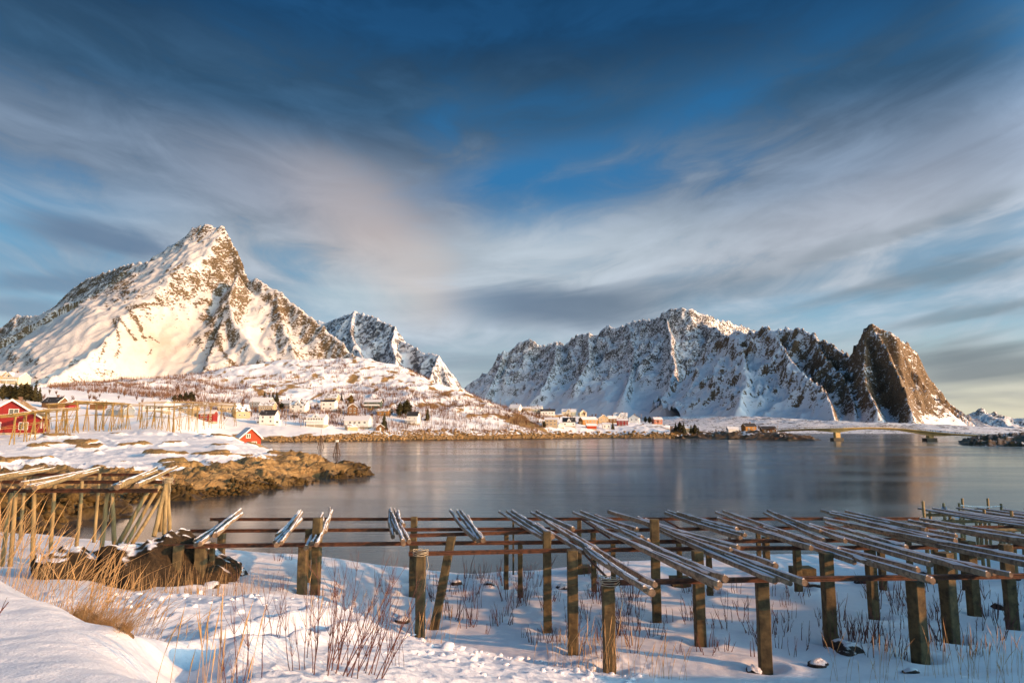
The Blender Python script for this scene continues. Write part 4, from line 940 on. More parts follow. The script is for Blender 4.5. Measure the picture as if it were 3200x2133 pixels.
# ------------------------------------------------------------------ boulder and stones
def rock_mesh(name, sx, sy, sz, seed, sub=5, rough=0.22, flat=0.25):
    bm = bmesh.new(); bmesh.ops.create_icosphere(bm, subdivisions=sub, radius=1.0)
    co = np.array([v.co[:] for v in bm.verts]); r = np.random.RandomState(seed)
    # facet by a few cutting planes, then break up
    for _ in range(15):
        n = r.normal(size=3); n /= np.linalg.norm(n); d = r.uniform(.70, .95)
        t = co @ n; co = co - np.outer(np.maximum(t - d, 0), n) * 0.85
    u = co * 1.7
    f = (fbm(u[:, 0] + u[:, 2] * .7 + seed, u[:, 1] - u[:, 2] * .5, 4, seed) * .7 + (ridged(u[:, 0] * 1.3 + u[:, 2], u[:, 1] * 1.3 - u[:, 2] * .8, 4, seed + 5) - .5) * .5)
    co = co * (1 + rough * f)[:, None]
    co *= np.array([sx, sy, sz])
    for v, c in zip(bm.verts, co): v.co = c
    me = bpy.data.meshes.new(name); bm.to_mesh(me); bm.free(); me.shade_smooth(); return me
bl_ = link('boulder', rock_mesh('boulder', 2.2, 1.9, 1.55, 12, 6, 0.36), M_BOULD)
bx = pix(520, 1750, 19.2); bl_.location = (bx[0] + .1, 19.2, 1.75); bl_.rotation_euler = (0, 0.10, 0.2)
tag(bl_, 'big dark mossy boulder with a snow cap under the wooden rack legs', 'boulder')
bl2 = link('boulder', rock_mesh('boulder', .85, .8, .5, 9, 5, 0.3), M_BOULD)
bx = pix(215, 1755, 18.0); bl2.location = (bx[0], 18.0, 2.55); tag(bl2, 'low dark rock behind the tall grass, left bare of snow', 'boulder')
for i, (px, py, s, lab) in enumerate(((1255, 1944, .30, 'dark angular stone in the snow beside the end post of the larger rack'), (1530, 1828, .22, 'rounded dark stone among twigs behind the end posts'),
        (1760, 1838, .30, 'dark stone half hidden by red twigs between the concrete posts'), (1425, 1825, .24, 'small dark stone in front of the snow edge by the leaning post'),
        (2650, 2035, .42, 'tilted dark slab of stone at the foot of a concrete post'), (2560, 2080, .28, 'snow-dusted round stone below the tilted slab'),
        (2355, 2100, .24, 'small black stone at the foot of the post with two poles above'), (3130, 1900, .34, 'dark stone lying alone beside the outermost post'),
        (2540, 1832, .36, 'flat dark stone under the ends of three poles'), (2700, 1822, .40, 'long low dark stone in the sunlit strip'), (2925, 1810, .62, 'large dark stone behind the thick post'),
        (3165, 1808, .36, 'round mossy stone under the crowded wooden rack'), (725, 1795, .45, 'pale snowy stone beside the big dark boulder'), (660, 1835, .30, 'small stone at the foot of the boulder in dry stems'), (2850, 2100, .2, 'small dark stone peeping out of the drift by the corner post'))):
    b = hit(px, py); o = link('stone', rock_mesh('stone', s, s * .8, s * .62, 30 + i, 3, .3), M_STONE)
    o.location = (b[0], b[1], b[2] - s * .08); o.rotation_euler = (rnd.uniform(-.3, .3), rnd.uniform(-.3, .3), rnd.uniform(0, 6)); tag(o, lab, 'stone', 'stones in the snow field')
log = MB(); a = Vector(hit(3135, 1815)); log.tube([a + Vector((-.6, .2, .12)), a + Vector((.6, -.1, .14))], .22, 10)
# ------------------------------------------------------------------ twigs and dry grass of the near field
def twig_shrub(name, stems, h, spread, seed, mat, branch=3, r=0.013, lean=0.0):
    rr = random.Random(seed); mb = MB()
    for s in range(stems):
        an = rr.uniform(0, 6.28); ra = spread * 0.35 * math.sqrt(rr.random())
        p = Vector((math.cos(an) * ra, math.sin(an) * ra, -0.06)); hh = h * rr.uniform(.55, 1.08)
        d = Vector((math.cos(an) * spread * .45 + lean + rr.uniform(-.12, .12), math.sin(an) * spread * .3 + rr.uniform(-.12, .12), 1.0)).normalized()
        pts = [p.copy()]; m = 6
        for i in range(m):
            d = (d + Vector((rr.uniform(-.13, .13), rr.uniform(-.13, .13), rr.uniform(-.02, .10)))).normalized()
            p = p + d * hh / m; pts.append(p.copy())
        rs = [r * (1 - .75 * i / m) for i in range(m + 1)]
        mb.tube(pts, rs, 4, False)
        for b in range(branch):
            k = rr.randint(2, m - 1); q = pts[k]; bd = (d + Vector((rr.uniform(-.8, .8), rr.uniform(-.8, .8), rr.uniform(.1, .5)))).normalized()
            L = hh * rr.uniform(.12, .30)
            q2 = q + bd * L * .5; q3 = q2 + (bd + Vector((0, 0, .4))).normalized() * L * .5
            mb.tube([q, q2, q3], [rs[k] * .7, rs[k] * .55, rs[k] * .3], 3, False)
    return mb.mesh(name, True)
SH = [twig_shrub('twigs', 4, .75, .5, 1, M_TWIG, 2), twig_shrub('twigs', 6, .6, .6, 2, M_TWIG, 2), twig_shrub('twigs', 3, .9, .4, 3, M_TWIG, 3), twig_shrub('twigs', 8, .7, .8, 4, M_TWIG, 2), twig_shrub('twigs', 2, .6, .3, 5, M_TWIG, 2),
      twig_shrub('twigs', 5, .95, .5, 6, M_TWIG, 3), twig_shrub('twigs', 3, .5, .6, 7, M_TWIG, 1)]
for m_ in SH: m_.materials.append(M_TWIG)
def put_shrub(px, py, me, sc, label, group):
    b = hit(px, py); o = link('twig_shrub', me); o.location = b; o.scale = (sc, sc, sc * rnd.uniform(.85, 1.15)); o.rotation_euler = (0, 0, rnd.uniform(0, 6.28))
    return tag(o, label, 'shrub', group)
fieldlab = 'sparse bare red-brown twigs standing in the shaded snow among the concrete posts'
backlab = 'short bare twigs along the snow edge just before the water, behind the posts'
nrow = 0
for i in range(230):
    px = rnd.uniform(1330, 3200); py = rnd.uniform(1845, 2090)
    if py > 2060 - max(0, 1900 - px) * .2: continue
    put_shrub(px, py, rnd.choice(SH), rnd.uniform(.55, 1.0), fieldlab, 'twigs in the rack field')
for i in range(46):
    px = rnd.uniform(1310, 2050); py = rnd.uniform(1795, 1880) + (0 if px > 1500 else 8)
    put_shrub(px, py, rnd.choice(SH), rnd.uniform(.6, .95), backlab, 'twigs at the snow edge')
for (px, py) in ((880, 1740), (870, 1752), (905, 1748), (1190, 1760), (1240, 1768), (1265, 1775), (880, 1845), (865, 1850), (1000, 1858), (1045, 1862), (1180, 1850), (1200, 1850), (1210, 1858), (1050, 1880), (1140, 1870)):
    put_shrub(px, py, rnd.choice(SH), rnd.uniform(.5, .9), 'short bare twigs on the snow slope between the boulder and the end posts', 'twigs on the near slope')
for (px, py, k, sc) in ((2650, 2000, 3, 1.25), (2690, 2005, 3, 1.2), (2620, 1990, 1, 1.2), (2735, 2010, 5, 1.0), (2590, 2010, 2, 1.0)):
    put_shrub(px, py, SH[k], sc, 'dense clump of bare red twigs under the thick poles beside the tilted slab', 'dense red twig clump')
# the big shrub on the bank
big = [twig_shrub('twigs', 9, 1.35, .7, 21, M_TWIG, 9, .0065, .15), twig_shrub('twigs', 7, 1.2, .6, 22, M_TWIG, 9, .006, .25), twig_shrub('twigs', 5, 1.0, .5, 23, M_TWIG, 8, .0055, -.1)]
for m_ in big: m_.materials.append(M_TWIG)
for (px, Y, k, sc, rz) in ((1030, 6.6, 0, .95, 0), (1085, 6.9, 1, 1.0, .3), (1140, 6.8, 0, .9, -.3), (940, 6.6, 2, .8, .2), (1010, 7.3, 1, .85, .4)):
    x = pix(px, 2000, Y)[0]; o = link('twig_shrub', big[k]); o.location = (x, Y, fz(x, Y) - .02); o.scale = (sc,) * 3; o.rotation_euler = (0, 0, rz)
    tag(o, 'tall branching red-brown shrub without leaves on the trodden snow bank', 'shrub', 'tall shrubs on the bank')
for (px, Y, k, sc, rz) in ((760, 6.0, 2, .95, 1), (845, 7.6, 2, .8, 2), (1240, 8.0, 2, .62, 0), (735, 5.4, 2, .5, .5)):
    x = pix(px, 2000, Y)[0]; o = link('twig_shrub', big[k]); o.location = (x, Y, fz(x, Y) - .02); o.scale = (sc,) * 3; o.rotation_euler = (0, 0, rz)
    tag(o, 'slender lone bare shrub standing apart from the tall shrubs on the bank', 'shrub', 'lone shrubs on the bank')
x = pix(-6, 1990, 5.0)[0]; o = link('twig_shrub', SH[4]); o.location = (x - .25, 5.0, fz(x - .25, 5.0)); o.rotation_euler = (0, .5, 0); tag(o, 'single bare twig leaning over the smooth drift', 'shrub')

def blades(n, region, h, seed, r=0.004, lean=(0.25, 0.0), plume=False, wind=.25):
    """dry stems: thin curved three-sided tubes; region() gives a root point"""
    rr = random.Random(seed); V = []; F = []
    for i in range(n):
        p = Vector(region(rr)); hh = h * rr.uniform(.45, 1.1)
        lx = lean[0] + rr.gauss(0, wind); ly = lean[1] + rr.gauss(0, wind)
        m = 4; b0 = len(V); az = rr.uniform(0, 6.28)
        for k in range(m + 1):
            t = k / m; bend = t * t
            c = p + Vector((lx * hh * (.5 * t + .6 * bend), ly * hh * (.5 * t + .6 * bend), hh * t * (1 - .12 * bend * (abs(lx) + abs(ly)))))
            w = r * (1 - .8 * t)
            if plume and k == m - 1: w = r * 2.0
            for q in range(3): V.append((c.x + math.cos(az + q * 2.094) * w, c.y + math.sin(az + q * 2.094) * w, c.z))
        for k in range(m):
            for q in range(3): F.append((b0 + k * 3 + q, b0 + k * 3 + (q + 1) % 3, b0 + k * 3 + 3 + (q + 1) % 3, b0 + k * 3 + 3 + q))
    return np_mesh('dry_grass', V, F)
def reg(pts, jx=.3, jy=.3):
    def f(rr):
        px, Y = rr.choice(pts); x = pix(px, 1800, Y)[0] + rr.gauss(0, jx); y = Y + rr.gauss(0, jy); return (x, y, fz(x, y) - .03)
    return f
g1 = blades(160, reg([(-60, 8.6), (0, 8.8), (40, 9.2), (90, 9.4), (150, 9.0), (210, 8.6), (250, 8.4), (300, 8.2), (60, 9.8)], .35, .45), 1.15, 5, .0032, (.28, .0), True, .20)
tag(link('dry_grass', g1, M_STRAW), 'tall golden dry grass along the crest of the smooth drift', 'grass', kind='stuff')
g2 = blades(150, reg([(330, 8.0), (370, 7.6), (280, 8.4), (230, 8.7)], .35, .3), .75, 6, .003, (.55, -.1), True, .28)
tag(link('dry_grass', g2, M_STRAW), 'arching dry grass leaning from the bank over the path', 'grass', kind='stuff')
g3 = blades(150, reg([(430, 16.2), (500, 16.0), (560, 15.9), (640, 15.9), (700, 16), (780, 16), (600, 15.7)], .35, .2), .75, 7, .006, (.05, 0), False, .12)
tag(link('dry_grass', g3, M_STRAW), 'upright straw stems in front of the boulder and concrete posts', 'grass', kind='stuff')
g4 = blades(60, reg([(700, 5.6), (720, 5.9), (680, 5.5), (1000, 11.5), (1040, 12), (1120, 12.4), (1160, 12.2), (980, 12), (1300, 13.6), (1330, 13.8), (1370, 13.8)], .18, .25), .85, 8, .0035, (.08, 0), True, .12)
tag(link('dry_grass', g4, M_STRAW), 'thin pale grass stalks scattered over the trodden bank', 'grass', kind='stuff')
g5 = blades(150, reg([(1800, 12.6), (1870, 12.4), (1950, 12.2), (2050, 12.4), (3000, 13), (3080, 12.8), (3120, 12.9), (3180, 13), (2900, 12.8), (2700, 12.6)], .35, .3), .9, 9, .0035, (.05, 0), True, .16)
tag(link('dry_grass', g5, M_STRAW), 'golden grass stalks before the front row of concrete posts', 'grass', kind='stuff')
# turf torn open along the edge of the drift
def turf(px, Y, sx, sy, sz, seed, lab):
    x = pix(px, 1900, Y)[0]; z = fz(x, Y)
    o = empty('turf_clump', (x, Y, z), 0, lab, 'turf', 'turf at the edge of the drift')
    link('sod', rock_mesh('sod', sx, sy, sz, seed, 4, .35), M_TURF, o)
    rr = random.Random(seed); V = []
    def rg(r_):
        a = r_.uniform(0, 6.28); return (math.cos(a) * sx * .7 * r_.random(), math.sin(a) * sy * .7 * r_.random(), sz * .35)
    link('straw', blades(200, rg, .26, seed, .003, (.7, -.5), False, .5), M_STRAW, o)
turf(245, 7.6, .14, .11, .07, 61, 'brown tuft of dead turf high on the edge of the smooth drift')
turf(330, 6.95, .15, .11, .08, 62, 'drooping tuft of dead turf lower on the edge of the smooth drift')
turf(385, 6.55, .11, .1, .06, 63, 'smallest tuft of dead turf hanging at the lip over the path')
turf(285, 7.3, .13, .1, .06, 64, 'matted turf between two larger tufts on the edge of the drift')

# ------------------------------------------------------------------ snow lumps along the plough bank
def bank_lumps():
    rr = np.random.RandomState(3); V = []; F = []
    bm = bmesh.new(); bmesh.ops.create_icosphere(bm, subdivisions=2, radius=1.0)
    bv = np.array([v.co[:] for v in bm.verts]); bf = np.array([[v.index for v in f.verts] for f in bm.faces]); bm.free()
    xs = np.array([p[0] for p in BANK]); ys = np.array([p[1] for p in BANK])
    k = 0
    for i in range(150):
        px = rr.uniform(330, 2020); py = np.interp(px, xs, ys) + rr.exponential(22) + 3
        b = hit(px, float(py)); s = rr.gamma(2.0, .013) + .010
        c = bv * (1 + .35 * perlin(bv[:, 0] * 2 + i, bv[:, 1] * 2 + bv[:, 2], 3)[:, None]) * s * rr.uniform(.7, 1.3, 3) * np.array([1.2, 1.0, .65])
        V.append(c + np.array([b[0], b[1], b[2] + s * .25])); F.append(bf + k); k += len(bv)
    me = np_mesh('snow_lumps', np.concatenate(V), np.concatenate(F))
    tag(link('snow_lumps', me, M_SNOW), 'loose lumps of ploughed snow along the crest of the bank', 'snow', kind='stuff')
bank_lumps()

# ------------------------------------------------------------------ unseen rise added right of the view to keep low sun off the snow
def side_bank():
    A = []; nx, ny = 150, 220
    xs = np.linspace(0, 1, nx); ys = np.linspace(-55, 36, ny)
    T, Y = np.meshgrid(xs, ys)
    x0 = np.maximum(0.93 * Y, 2.4) ; X = x0 + T * 46
    base = np.where(Y > 2.6, front_z(np.where(Y > 2.6, x0, 3), np.where(Y > 2.6, Y, 3)), 4.3 - 0.02 * x0)
    crest = 6.2 + 1.0 * fbm(Y / 9, Y * 0 + .3, 3, 301) + 2.2 * fbm(Y / 3.1, Y * 0 + 5.3, 2, 303)
    up = sstep(4.0, 13, X - x0 + (Y < 6) * 2)
    z = base * (1 - up) + np.maximum(crest, base) * up + 0.25 * fbm(X / 2.5, Y / 2.5, 3, 305) * up
    z = z - sstep(28, 46, X - x0) * 5 - sstep(30, 36, Y) * 5
    V = np.stack([X, Y, z], -1).reshape(-1, 3)
    me = np_mesh('shade_bank', V, grid_faces(nx, ny)); tag(link('shade_bank', me, M_SNOW), kind='structure')
    # ground behind the camera
    n = 60; X, Y = np.meshgrid(np.linspace(-70, 3.5, n), np.linspace(-60, 2.9, n))
    z = 4.35 + 0.15 * fbm(X / 5, Y / 5, 3, 311) - 0.02 * X * 0
    z = np.where(Y > 1.2, np.minimum(z, front_z(X, np.maximum(Y, 2.61)) - 0.03), z)
    me = np_mesh('snow_slope', np.stack([X, Y, z], -1).reshape(-1, 3), grid_faces(n, n)); tag(link('snow_slope', me, M_SNOW), kind='structure')
side_bank()

fr_ = random.Random(4)      # footprints along the trodden path
for i in range(26):
    t = i / 26; q = hit(560 + 560 * t + (9 if i % 2 else -9), 2105 - 205 * t + fr_.uniform(-6, 6)); DENTS.append((q[0], q[1]))
build_front()
# ------------------------------------------------------------------ village
def lhit(px, py, y0=45.0, y1=940.0):
    Ys = np.geomspace(y0, y1, 600); p = pix(px, py, 1.0); s = p[2] - EYE
    g = land(p[0] * Ys, Ys); d = EYE + s * Ys - g
    i = int(np.argmax(d <= 0))
    if d[i] > 0: i = int(np.argmin(d))
    return (p[0] * Ys[i], float(Ys[i]), gz(p[0] * Ys[i], Ys[i]))
def plank_mat(name, col, var=.15):
    m, nt, b = new_mat(name)
    tc = nd(nt, 'ShaderNodeTexCoord').outputs['Object']
    n = noise(nt, mapping(nt, tc, (1, 1, .2)), 3.0, 4, .6)
    w = nd(nt, 'ShaderNodeTexWave', inp={0: tc, 'Scale': 1.6, 'Distortion': 0.2, 'Detail': 1.0}); w.wave_type = 'BANDS'; w.bands_direction = 'DIAGONAL'
    c = ramp(nt, n, [(.3, tuple(q * (1 - var) for q in col)), (.7, tuple(min(1, q * (1 + var)) for q in col))])
    nt.links.new(c, b.inputs['Base Color']); b.inputs['Roughness'].default_value = .7; b.inputs['Specular IOR Level'].default_value = .3
    bump(nt, b, w.outputs[1], .35, .03)
    return m
WALL = {'white': plank_mat('white_painted_boards', (.74, .72, .68)), 'cream': plank_mat('cream_boards', (.66, .56, .38)), 'yellow': plank_mat('yellow_boards', (.52, .33, .09)),
        'red': plank_mat('red_painted_boards', (.21, .013, .012)), 'orange': plank_mat('orange_red_boards', (.36, .045, .014)), 'brown': plank_mat('brown_stained_boards', (.15, .075, .028)),
        'tan': plank_mat('tan_boards', (.42, .32, .20)), 'grey': plank_mat('grey_boards', (.26, .28, .29)), 'green': plank_mat('dark_green_boards', (.055, .075, .060)), 'ochre': plank_mat('ochre_stained_boards', (.33, .16, .04)), 'pink': plank_mat('faded_red_boards', (.42, .17, .12))}
M_TRIM = simple_mat('white_trim', (.76, .75, .72), .6, .08)
M_BASE = simple_mat('foundation_concrete', (.34, .29, .21), .9, .25)
M_ROOFD = simple_mat('dark_roof_sheet', (.035, .034, .036), .7, .3, 2.0)
M_CHIM = simple_mat('chimney_brick', (.16, .10, .075), .9, .3)
def roof_snow_mat(name, lo, hi, dark):
    m, nt, b = new_mat(name); tc = nd(nt, 'ShaderNodeTexCoord').outputs['Object']
    oi = nd(nt, 'ShaderNodeObjectInfo').outputs['Random']
    v = nd(nt, 'ShaderNodeVectorMath', operation='ADD', inp={0: tc, 1: nd(nt, 'ShaderNodeVectorMath', operation='SCALE', inp={0: (31., 17., 7.), 'Scale': oi}).outputs[0]}).outputs[0]
    n = noise(nt, v, .55, 5, .6, .4)
    nt.links.new(MIX(nt, MR(nt, n, lo, hi), dark + (1,), (*SNOW, 1)), b.inputs['Base Color']); b.inputs['Roughness'].default_value = .7
    return m
ROOF = {'snow': simple_mat('snow_covered_roof', (.74, .74, .76), .6, .06), 'patchy': roof_snow_mat('patchy_snow_roof', .42, .56, (.05, .045, .045)), 'dark': roof_snow_mat('dark_roof_with_snow_rim', .62, .7, (.03, .03, .033)),
        'turf': roof_snow_mat('grass_turf_roof', .52, .68, (.34, .20, .07)), 'grey': roof_snow_mat('grey_slate_roof', .40, .60, (.30, .28, .27)), 'redroof': roof_snow_mat('rusty_red_roof', .5, .66, (.20, .045, .03))}
def glass_mat():
    m, nt, b = new_mat('window_glass'); b.inputs['Base Color'].default_value = (.030, .034, .04, 1); b.inputs['Roughness'].default_value = .08; return m
M_GLASS = glass_mat()

def house(name, px, pyb, w, d, h, rh, rot, wall, roof, label, cat='house', group=None, base=.5, wins=None, chimney=True, dormer=0, ridge='x', door=None, balcony=False, porch=0, Y=None, trim=True, dz=0, eave=.35, annex=None):
    """box house with its near long side facing -y before turning; windows and doors are real frames set on the walls"""
    x, y, z = lhit(px, pyb) if Y is None else (lambda q: (q[0], Y, gz(q[0], Y)))(pix(px, pyb, Y))
    y2 = y + d * .5 * abs(math.cos(R(rot))) + w * .25 * abs(math.sin(R(rot)))
    x = x / y * y2; zg = min(z, gz(x, y2)) + dz
    o = empty(name, (x, y2, zg), R(rot), label, cat, group)
    W2, D2 = w / 2, d / 2; zb = base; zt = base + h
    m = MB(); m.box(-W2 - .04, W2 + .04, -D2 - .04, D2 + .04, -2.5, zb); m.build('foundation', M_BASE, o)
    m = MB()
    if ridge == 'x': m.prism([(-D2, zb + .003), (D2, zb + .003), (D2, zt), (0, zt + rh), (-D2, zt)], -W2, W2, 'x')
    else: m.prism([(-W2, zb + .003), (W2, zb + .003), (W2, zt), (0, zt + rh), (-W2, zt)], -D2, D2, 'y')
    wl = m.build('wall', WALL[wall], o)
    # roof: two slabs with overhang
    span = D2 if ridge == 'x' else W2; lng = (W2 if ridge == 'x' else D2) + eave; sl = rh / span
    ov = eave; t = .16 if roof != 'turf' else .28
    def slab(sg):
        a = [(0.0, zt + rh + .02), (sg * (span + ov), zt - ov * sl + .02), (sg * (span + ov), zt - ov * sl + .02 + t), (0.0, zt + rh + .02 + t * 1.15)]
        mm = MB(); mm.prism(a, -lng, lng, 'x' if ridge == 'x' else 'y'); return mm
    m = slab(1); s2 = slab(-1); m.add(s2.v, s2.f)
    rf = m.build('roof', ROOF[roof], o)
    if trim:
        # barge boards along the gable edges
        for e in (-1, 1):
            mm = MB(); L = lng + .03
            for sg in (-1, 1):
                pr = [(0.0, zt + rh + .03 + t * 1.15), (sg * (span + ov), zt - ov * sl + .03 + t), (sg * (span + ov), zt - ov * sl - .12), (0.0, zt + rh - .12)]
                mm.prism(pr, e * L, e * (L + .06), 'x' if ridge == 'x' else 'y')
            mm.build('barge_board', M_TRIM, rf)
    if chimney:
        mm = MB(); cx = W2 * .25; cy = 0
        if ridge == 'y': cx, cy = 0, D2 * .25
        mm.box(cx - .35, cx + .35, cy - .35, cy + .35, zt + rh * .7, zt + rh + 1.0); mm.box(cx - .42, cx + .42, cy - .42, cy + .42, zt + rh + 1.003, zt + rh + 1.15); mm.build('chimney', M_CHIM, rf)
    def window(face, u, zc, ww, wh, bars=1):
        f = .09
        def M3(a, b, c, dd, q0, q1):
            # a..b along the wall, c..dd up, q0..q1 outwards
            mb = MB()
            if face == 'f': mb.box(a, b, -D2 - q1, -D2 - q0, c, dd)
            elif face == 'b': mb.box(a, b, D2 + q0, D2 + q1, c, dd)
            elif face == 'r': mb.box(W2 + q0, W2 + q1, a, b, c, dd)
            else: mb.box(-W2 - q1, -W2 - q0, a, b, c, dd)
            return mb
        fr = MB()
        for (a, b, c, dd) in ((u - ww / 2 - f, u + ww / 2 + f, zc + wh / 2, zc + wh / 2 + f), (u - ww / 2 - f, u + ww / 2 + f, zc - wh / 2 - f, zc - wh / 2), (u - ww / 2 - f, u - ww / 2, zc - wh / 2, zc + wh / 2), (u + ww / 2, u + ww / 2 + f, zc - wh / 2, zc + wh / 2)) + (((u - .035, u + .035, zc - wh / 2, zc + wh / 2),) if bars else ()):
            q = M3(a, b, c, dd, .003, .07); fr.add(q.v, q.f)
        wo = fr.build('window', M_TRIM, o)
        g = M3(u - ww / 2, u + ww / 2, zc - wh / 2, zc + wh / 2, .004, .03).build('pane', M_GLASS, wo)
    for wd in (wins or []): window(*wd)
    if door:
        face, u = door; mb = MB()
        if face == 'f': mb.box(u - .5, u + .5, -D2 - .06, -D2 - .003, zb, zb + 2.05)
        elif face == 'r': mb.box(W2 + .003, W2 + .06, u - .5, u + .5, zb, zb + 2.05)
        else: mb.box(-W2 - .06, -W2 - .003, u - .5, u + .5, zb, zb + 2.05)
        dr = mb.build('door', M_TRIM, o)
    if dormer:
        mb = MB(); dw = dormer / 2; hz = zt - .3; top = zt + rh * .55
        mb.prism([(-dw, hz), (dw, hz), (dw, zt + rh * .25), (0, zt + rh * .95), (-dw, zt + rh * .25)], -D2 - .06, D2 * .1, 'y'); do = mb.build('dormer', WALL[wall], o)
        mb = MB()
        for sg in (-1, 1): mb.prism([(0, zt + rh * .97), (sg * (dw + .3), zt + rh * .25 - .2), (sg * (dw + .3), zt + rh * .25), (0, zt + rh * .97 + .18)], -D2 - .4, D2 * .1, 'y')
        mb.build('dormer_roof', ROOF[roof], do)
        q = MB(); q.box(-.4, .4, -D2 - .12, -D2 - .063, zt - .1, zt + .9); q.build('dormer_window', M_GLASS, do)
    if balcony:
        mb = MB(); zb2 = base + h * .42
        mb.box(-W2 - .8, W2 + .2, -D2 - 1.6, -D2 - .05, zb2, zb2 + .15); ba = mb.build('balcony', M_TRIM, o)
        mb = MB(); mb.box(-W2 - .8, W2 + .2, -D2 - 1.6, -D2 - 1.52, zb2 + .155, zb2 + 1.0); mb.build('railing', M_TRIM, ba)
        for bx_ in (-W2 - .6, 0, W2): mb = MB(); mb.box(bx_ - .08, bx_ + .08, -D2 - 1.5, -D2 - 1.34, -1, zb2 - .003); mb.build('balcony_post', M_TRIM, ba)
    for sg in ((-1, 1) if porch == 2 else ((porch,) if porch else ())):
        mb = MB(); mb.box(sg * (W2 + 1.1) - 1.06, sg * (W2 + 1.1) + 1.06, -D2 * .6, D2 * .3, -1, zb + 2.4); po = mb.build('porch', WALL[wall], o)
        mb = MB(); mb.box(sg * (W2 + 1.1) - 1.05, sg * (W2 + 1.1) + 1.3, -D2 * .6 - .3, D2 * .3 + .3, zb + 2.403, zb + 2.6); mb.build('porch_roof', ROOF['snow'], po)
        mb = MB(); mb.box(sg * (W2 + 1.1) - .6, sg * (W2 + 1.1) + .6, -D2 * .6 - .05, -D2 * .6 - .003, zb + .9, zb + 1.8); mb.build('porch_window', M_GLASS, po)
    return o
G = 'houses of the village'
def row(zc, us, ww=1.0, wh=1.1, face='f', bars=1): return [(face, u, zc, ww, wh, bars) for u in us]
house('house', 841, 1329, 9.5, 7.5, 5.6, 3.0, -4, 'white', 'dark', 'white two-storey house with black snow-patched roof and an entrance porch at each end', group=G, wins=row(2.4, (-2.6, 2.4)) + row(4.8, (-2.4, 2.2)), porch=2)
house('house', 836, 1292, 9.5, 7, 4.6, 2.4, -3, 'tan', 'grey', 'tan house with a grey snow-dusted roof directly behind the white house with two porches', group=G, wins=row(3.6, (-3, -1.5, 0, 1.5, 3), .8, 1.0))
house('house', 818, 1277, 14, 8, 4.5, 3.0, -2, 'grey', 'snow', 'long grey house with a wide snowy roof below the four fir trees', group=G, wins=row(3.4, (-5, -3, -1, 1.4), 1, 1))
house('house', 752, 1308, 9, 8, 4.2, 4.2, 40, 'tan', 'patchy', 'weathered tan gabled house between the fish racks and the white house with porches', group=G, wins=row(2.3, (-2, 1)) + row(2.4, (-1.5, 1.5), face='r'))
house('house', 716, 1290, 13, 8, 3.6, 2.2, 0, 'cream', 'snow', 'cream house with a low snowy roof seen over the end of the fish racks', group=G, wins=row(2.2, (-4, -2.5, 1, 2.5), .9, 1.1))
house('house', 936, 1291, 10.5, 8, 5.0, 3.2, -6, 'white', 'patchy', 'white house with a gabled dormer in the middle of its dark roof', group=G, wins=row(4.3, (-3, 2.6), 1.3, 1.0) + row(1.6, (-3, 2.6), 1, .8), dormer=3.4)
house('house', 898, 1274, 7, 6, 3.2, 2.2, -15, 'grey', 'snow', 'small grey house tucked behind the white house with the dormer', group=G, wins=row(2.0, (-1.5, 1.5)))
house('house', 1028, 1285, 10, 8, 6.4, 1.3, -2, 'white', 'dark', 'tall white house with a nearly flat black roof', group=G, wins=row(4.9, (-2.6, 2.2), 1.1, 1) + row(2.2, (-2.6, 2.2), 1.1, 1))
house('house', 1038, 1258, 9.5, 8, 3.6, 3.4, -6, 'tan', 'grey', 'house with a broad plain grey roof above the tall white house', group=G, wins=row(2.2, (-2, 2)))
house('house', 1101, 1298, 7.0, 8.5, 5.0, 2.6, 14, 'brown', 'grey', 'dark brown gabled house with white-framed windows', group=G, ridge='y', wins=row(4.4, (-1.4, 1.5), 1.1, 1.2) + row(1.9, (-1.4, 1.5), 1.1, 1.2))
house('house', 1166, 1277, 12, 8, 5.0, 2.0, -3, 'green', 'snow', 'dark green two-storey house with a thick snow roof', group=G, wins=row(3.9, (-4, -2, 0, 2, 4), 1.1, .9), balcony=True)
house('house', 1200, 1299, 8, 6.5, 3.2, 1.8, -8, 'ochre', 'grey', 'small ochre house with two windows beside the big dark fir', group=G, wins=row(2.1, (-1.6, 1.6), 1.2, .9))
house('house', 991, 1335, 11, 8, 4.4, 2.0, -3, 'white', 'snow', 'white house with a long front balcony and small middle gable near the shore', group=G, base=1.6, wins=row(4.8, (-4, -2.4, -.8, .8, 2.4, 4), .9, 1.2), dormer=3.6, balcony=True)
house('house', 1119, 1338, 16, 8, 4.2, 2.6, -6, 'white', 'snow', 'long white house with a plain snowy roof and four front windows', group=G, base=.9, wins=row(3.6, (-4, -1, 2, 5.5), 1.3, 1.1), chimney=False)
house('shed', 1098, 1345, 6.5, 5, 2.2, 1.6, 32, 'tan', 'grey', 'small tan shed with a grey roof in front of the long white house', 'shed', 'sheds of the village', .2, wins=row(1.3, (0,), .7, .9, 'r'), chimney=False)
house('boat_shed', 1188, 1348, 5.0, 5.5, 2.3, 1.9, 12, 'brown', 'dark', 'low boat shed with a pale gable door by the stony shore', 'shed', 'sheds of the village', .2, ridge='y', door=('f', 0), chimney=False)
house('house', 1292, 1328, 7.5, 7.0, 5.4, 2.8, -8, 'white', 'dark', 'white house with dark roof and side balcony standing alone at the foot of the hill', group=G, base=1.0, wins=row(4.3, (-1.8, 1.6), 1.0, .9) + row(1.7, (-1.8, 1.6), .9, .6), balcony=True)
